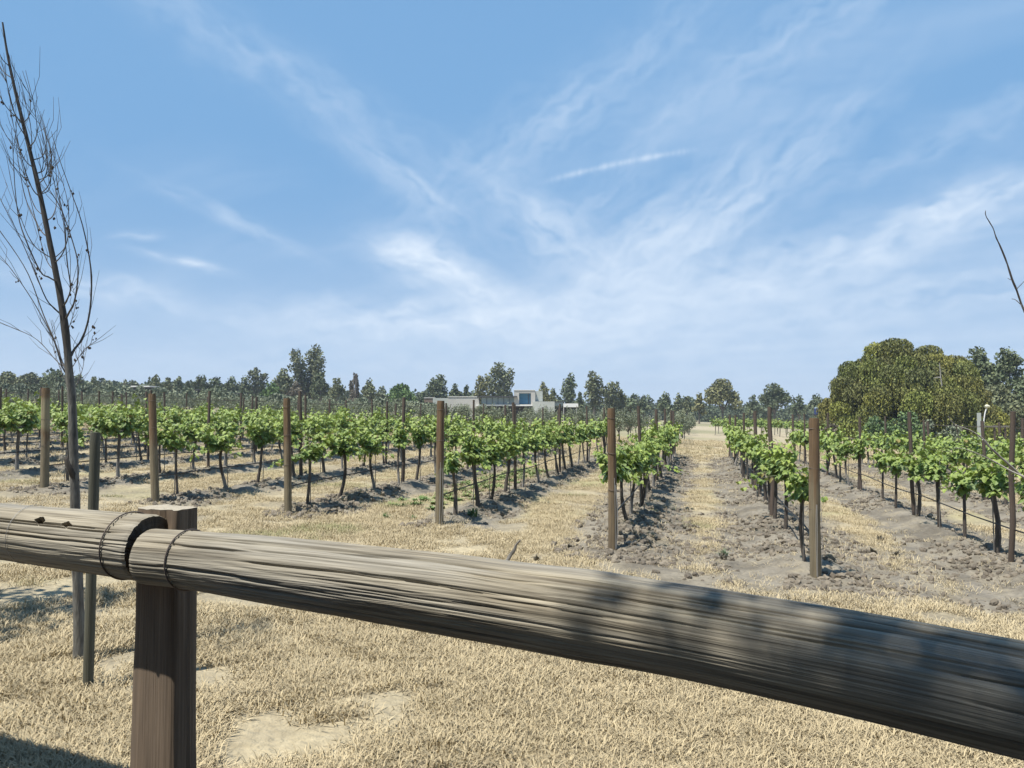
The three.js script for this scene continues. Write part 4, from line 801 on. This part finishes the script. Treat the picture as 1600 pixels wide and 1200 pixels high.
// far woodland that reads as one mass
{
  const r = rng(171), lump = new G(); for (let i = 0; i < 70; i++) { const u = r() * 2 - 1, a = r() * 6.283, q = Math.sqrt(1 - u * u), R = Math.pow(r(), 0.4); leafQuad(lump, R * q * Math.cos(a), R * u * 0.9, R * q * Math.sin(a), 0.16, r, [1, 1, 1], 1.4); }
  const N = 2600, im = new THREE.InstancedMesh(lump.geo(true), std({ roughness: 0.8 }), N), m4 = new THREE.Matrix4(), q = new THREE.Quaternion(), c = new THREE.Color();
  for (let i = 0; i < N; i++) {
    const a = (r() * 2 - 1) * 0.85, d = 215 + r() * 110, x = Math.sin(a) * d, z = -Math.cos(a) * d, top = 3.2 + 5.5 * Math.pow(fbm(a * 34, 3.3, 0, 3), 1.4), s = 1.2 + r() * 1.5, y = Math.max(0.6, top * Math.pow(r(), 0.55) - s * 0.4);
    q.setFromEuler(new THREE.Euler(r() * 6, r() * 6, r() * 6)); m4.compose(V(x, gy(x, z) + y, z), q, V(s, s, s)); im.setMatrixAt(i, m4); const k = 0.75 + r() * 0.5; im.setColorAt(i, c.setRGB(0.085 * k, 0.108 * k, 0.058 * k));
  }
  im.name = 'distant_woodland'; im.castShadow = im.receiveShadow = true; scene.add(im); tag(im, 'low hazy line of far woodland along the horizon', 'woodland', null, 'stuff');
}

// ------------------------------------------------------------------ the house and small far structures
function box(g, x0, x1, y0, y1, z0, z1, b = 0.02) { const p = new THREE.BoxGeometry(x1 - x0, y1 - y0, z1 - z0); p.translate((x0 + x1) / 2, (y0 + y1) / 2, (z0 + z1) / 2); const a = p.attributes.position, u = p.attributes.uv, n = p.attributes.normal, o = g.p.length / 3; for (let i = 0; i < a.count; i++) g.v(a.getX(i), a.getY(i), a.getZ(i), null, Math.abs(n.getX(i)) > 0.5 ? a.getZ(i) : a.getX(i), Math.abs(n.getY(i)) > 0.5 ? a.getZ(i) : a.getY(i)); for (let i = 0; i < p.index.count; i++) g.i.push(p.index.getX(i) + o); return g; }
{
  const D = 130, base = onGround(790, D), t = thing('concrete_house', base, 'modern flat-roofed concrete house with square tower and blue window', 'house');
  const X = px => at(px, 630, D).x - base.x, Y = py => at(790, py, D).y - base.y, part = (name, mat, x0, x1, yTop, yBot, z0, z1, parent = t) => mesh(name, box(new G(), X(x0), X(x1), Math.max(-0.5, Y(yBot)), Y(yTop), z0, z1).geo(true), mat, parent);
  part('garden_wall', M.brownWall, 657, 675, 621.5, 660, -6, -5.6); part('wall_cap', M.concrete, 656.5, 675, 620, 621.3, -6.1, -5.5);
  part('wall', M.paleWall, 675.2, 699, 621.8, 632, -5, -1.2); part('wall', M.paleWall, 681, 699, 632.1, 660, -5, -1.2); part('doorway', M.darkInside, 676, 680.8, 632.2, 660, -4.6, -1.8); part('wall', M.paleWall, 675.2, 676, 632.2, 660, -5, -1.2);
  part('wall', M.concrete, 699.2, 748, 620, 660, -5, -0.9); part('coping', M.white, 699, 748.2, 619.2, 619.9, -5.1, -0.8);
  // the pavilion with clerestory under a thin dark roof
  part('roof', M.darkRoof, 746, 808, 619, 620.8, -6, 1.2); 
  for (let i = 0; i < 6; i++) part('clerestory_pane', M.clerestory, 752 + i * 8.8, 752 + i * 8.8 + 8.3, 621, 631.9, -4, -0.1);
  for (let i = 0; i < 7; i++) part('mullion', M.darkRoof, 751.6 + i * 8.8, 752.0 + i * 8.8, 620.9, 632, -0.3, 0.02);
  part('beam', M.white, 744, 803, 632.2, 634.4, -4, 0.7); part('shade_block', M.darkInside, 748, 803, 634.5, 660, -4, -1.5); part('column', M.concrete, 759, 760.5, 634.5, 660, -0.4, 0.1); part('column', M.concrete, 786, 787.5, 634.5, 660, -0.4, 0.1);  // the dark block under the beam paints the shade there as a solid
  // the tower: a frame of concrete round a recessed window
  part('tower_wall', M.concrete, 803.2, 811, 610.2, 632, -4.5, 0.6); part('tower_wall', M.concrete, 829.5, 836, 610.2, 632, -4.5, 0.6); part('tower_wall', M.concrete, 811.1, 829.4, 610.2, 614.4, -4.5, 0.6);
  const win = part('tower_window', M.blueGlass, 811.1, 829.4, 614.5, 631.5, -4.5, -0.35); part('window_frame', M.darkRoof, 825.2, 826, 614.5, 631.5, -0.4, -0.3, win);
  part('tower_wall', M.paleWall, 836.2, 848, 611, 627, -4.6, -0.5); part('coping', M.white, 803, 836.2, 609.3, 610.1, -4.6, 0.7); part('sill', M.white, 803.3, 832, 632.1, 634.4, -4, 0.8); part('shade_block', M.darkInside, 803.3, 832, 634.5, 660, -4, -1);
  part('wall', M.paleWall, 832.2, 866, 627.4, 660, -4, 1.1);
  part('clerestory_pane', M.clerestory, 866.2, 880, 628.5, 633.8, -3.5, -0.4); part('roof', M.darkRoof, 865.9, 881, 627.2, 628.2, -4, 0.1); part('roof', M.white, 880.2, 903, 630.5, 636.2, -4, 0.5); part('shade_block', M.darkInside, 866.5, 902, 636.5, 660, -3.5, -1.2); part('column', M.concrete, 880, 881, 636.4, 660, 0, 0.3); part('column', M.concrete, 900, 901, 636.4, 660, 0, 0.3);
}
const shed = (px, d, w, h, dep, roofMat, wallMat, over, label, cat = 'shed') => { const b = onGround(px, d), t = thing('field_shed', b, label, cat); mesh('wall', box(new G(), -w / 2, w / 2, -0.3, h, -dep, 0).geo(true), wallMat, t); mesh('roof', box(new G(), -w / 2 - over, w / 2 + over, h + 0.005, h + 0.22, -dep - over, over).geo(true), roofMat, t); mesh('doorway', box(new G(), -w * 0.15, w * 0.15, 0, h * 0.75, -0.2, 0.02).geo(true), M.darkInside, t); return t; };
shed(124, 118, 1.1, 2.3, 2, M.white, M.white, 0.05, 'tiny white shed seen right of the bare sapling trunk');
shed(220, 126, 2.6, 3.3, 3, M.white, M.darkInside, 0.3, 'small pale-roofed shed left of the leaning end post');
shed(306, 122, 1.5, 3.0, 3, M.darkRoof, M.darkInside, 0.35, 'small hut with flat dark roof right of leaning end post');
shed(365, 124, 1.6, 2.6, 3, M.darkRoof, M.darkInside, 0.4, 'dark low hut under the second dark tree clump');
{ // the blue tank by the far trees
  const b = onGround(1275, 126), t = thing('water_tank', b, 'small dark blue tank with pale lid raised before the far trees', 'tank'), y = py => at(1275, py, 126).y - b.y;
  mesh('tank', new G().tube([V(0, y(648), 0), V(0, y(647), 0), V(0, y(638.6), 0), V(0, y(638), 0)], [0.3, 0.34, 0.34, 0.3], 16).geo(true), M.blue, t); mesh('lid', new G().tube([V(0, y(638) + 0.005, 0), V(0, y(637), 0), V(0, y(636.2), 0)], [0.3, 0.28, 0.12], 16).geo(true), M.clerestory, t);
  for (const [x, z] of [[-0.25, -0.2], [0.25, -0.2], [-0.25, 0.2], [0.25, 0.2]]) mesh('leg', box(new G(), x - 0.05, x + 0.05, -0.3, y(648) - 0.005, z - 0.05, z + 0.05).geo(true), M.thinPost, t);
}
{ // white post and lamp before the gum trees
  const b = onGround(1529, 56), h = at(1529, 645, 56).y - b.y; const p = mesh('white_post', box(new G(), -0.1, 0.1, -0.3, h, -0.1, 0.1).geo(true), M.paleWall); p.position.copy(b); tag(p, 'white square post at the right foot of the weeping tree', 'post');
  const lb = onGround(1537, 56.5), L = thing('garden_lamp', lb, 'thin curved garden lamp with pale head beside the white post', 'lamp'), l = (x, y) => at(x, y, 56.5).sub(lb);
  mesh('pole', new G().tube(smooth([V(0, -0.1, 0), l(1537, 662), l(1538, 652), l(1540, 642), l(1542, 637)], 16), 0.045, 7).geo(), M.white, L); mesh('lamp_head', new G().tube([l(1539, 635.4), l(1542, 634.6), l(1545.5, 635)], [0.10, 0.14, 0.09], 8).geo(), M.lampHead, L);
  const fr = onGround(1555, 55.5), f = thing('field_gate', fr, 'low pale rail on dark posts right of the white post', 'fence'); const y = at(1555, 666, 55.5).y - fr.y; mesh('rail', box(new G(), -1.2, 1.0, y - 0.05, y + 0.04, -0.04, 0.04).geo(true), M.stake, f); for (const x of [-0.05, 0.75]) mesh('post', box(new G(), x - 0.06, x + 0.06, -0.3, y + 0.1, -0.13, -0.045).geo(true), M.thinPost, f);
}
{ // long rail fence at the far left
  const b = onGround(40, 60), f = thing('rail_fence', b, 'low grey rail fence crossing the field at the left edge', 'fence'), y = at(40, 628, 60).y - b.y; mesh('rail', box(new G(), -5, 3, y - 0.06, y + 0.05, -0.05, 0.05).geo(true), M.stake, f); for (let i = 0; i < 5; i++) mesh('post', box(new G(), -4.6 + i * 1.8, -4.5 + i * 1.8, -0.3, y + 0.12, -0.16, -0.055).geo(true), M.thinPost, f);
}
// ------------------------------------------------------------------ outside the frame: a floor and a wall added to darken the near side, the tree the picture is taken under, and the leafy sapling whose shade falls beside the bare one
{
  const b = V(1.6, gy(1.6, 1.7), 1.7), st = thing('shade_tree', b, 'leafy tree over the viewpoint, its shade falling on the near end of the rail', 'tree'), cr = new G(), wo = new G(), q = rng(191);
  const BL = [[-0.72, 4.6, -0.60, 0.58], [-0.15, 4.5, -0.25, 0.75], [0.6, 4.5, 0.0, 0.9], [1.5, 4.6, -0.1, 0.9], [2.5, 4.6, -0.2, 0.9], [3.6, 4.9, 0, 1], [-0.5, 5.2, 0.3, 0.8], [-1.5, 5.0, 0.25, 0.75], [-2.3, 4.7, -0.1, 0.75], [-3.2, 4.8, 0.1, 0.85], [0.8, 5.2, 0.6, 1]];
  for (const p of BL) { p[0] -= 1.2; p[1] += 3.45; p[2] += 0.95; p[3] *= 1.05; }
  for (let i = 0; i < 46; i++) BL.push([-4.2 + 9 * q(), 4.4 + 3.5 * q(), 1.5 + 4.5 * q(), 0.9 + 0.4 * q()]);
  for (const [x, y, z, r0] of BL) { blobLeaves(cr, [x - b.x, y - b.y, z - b.z, r0, r0 * 0.7, r0], Math.round(r0 * r0 * (y > 7.8 ? 2600 : 1000)), y > 7.8 ? 0.025 : 0.055, q, ...LEAFS.bright); wo.tube([V(0, 2.2, 0), V((x - b.x) * 0.5, lerp(2.6, y, 0.6), (z - b.z) * 0.5), V(x - b.x, y - b.y, z - b.z)], [0.09, 0.05, 0.015], 6, { jag: 0.1, col: [0.12, 0.1, 0.08] }); }
  wo.tube([V(0, -0.3, 0), V(0.05, 1, 0), V(0, 2.4, 0)], [0.22, 0.17, 0.14], 12, { jag: 0.1, col: [0.12, 0.1, 0.08] });
  mesh('trunk', wo.geo(), M.bark, st); mesh('crown', cr.geo(true), M.treeLeaf, st);
  const w = mesh('terrace_wall', box(new G(), -8, 8, -0.3, 3.4, 2.6, 2.8).geo(true), M.brownWall); tag(w, 'unseen brown wall added behind the viewpoint to block sky light', 'wall');  // added, out of frame: keeps sky light off the rail's near underside
  const fl = mesh('added_dark_floor', box(new G(), -6, 6, -0.35, 0.04, -3.0, 5.15).geo(true), std({ color: rgb(0.07, 0.06, 0.052), roughness: 0.85 })); fl.rotation.z = -Math.atan(SLOPE); tag(fl, 'unseen dark floor added to cut light bounced up under the log rail', null, null, 'structure');  // added, out of frame: its dark colour keeps bounce off the rail's underside
  const lb = V(-5.0, gy(-5.0, -4.7), -4.7), lt = thing('leafy_sapling', lb, 'leafy sapling left of the bare one, throwing dappled shade on the straw', 'tree'), c = new G(), wd = new G(), r = rng(181);
  wd.tube([V(0, -0.2, 0), V(0.03, 1.5, 0), V(-0.05, 4.2, 0)], [0.04, 0.03, 0.01], 8, { jag: 0.1, col: [0.17, 0.16, 0.14] });
  for (let i = 0; i < 12; i++) { const a = r() * 6.283, y = 2.3 + r() * 2, q = 0.3 + r() * 0.35; wd.tube([V(0, y - 0.4, 0), V(Math.cos(a) * q, y, Math.sin(a) * q)], [0.012, 0.004], 5, { col: [0.17, 0.16, 0.14] }); blobLeaves(c, [Math.cos(a) * q, y, Math.sin(a) * q, 0.3, 0.3, 0.3], 70, 0.035, r, ...LEAFS.bright); }
  mesh('trunk', wd.geo(), M.bark, lt); mesh('crown', c.geo(true), M.treeLeaf, lt);
}
renderer.render(scene, camera);
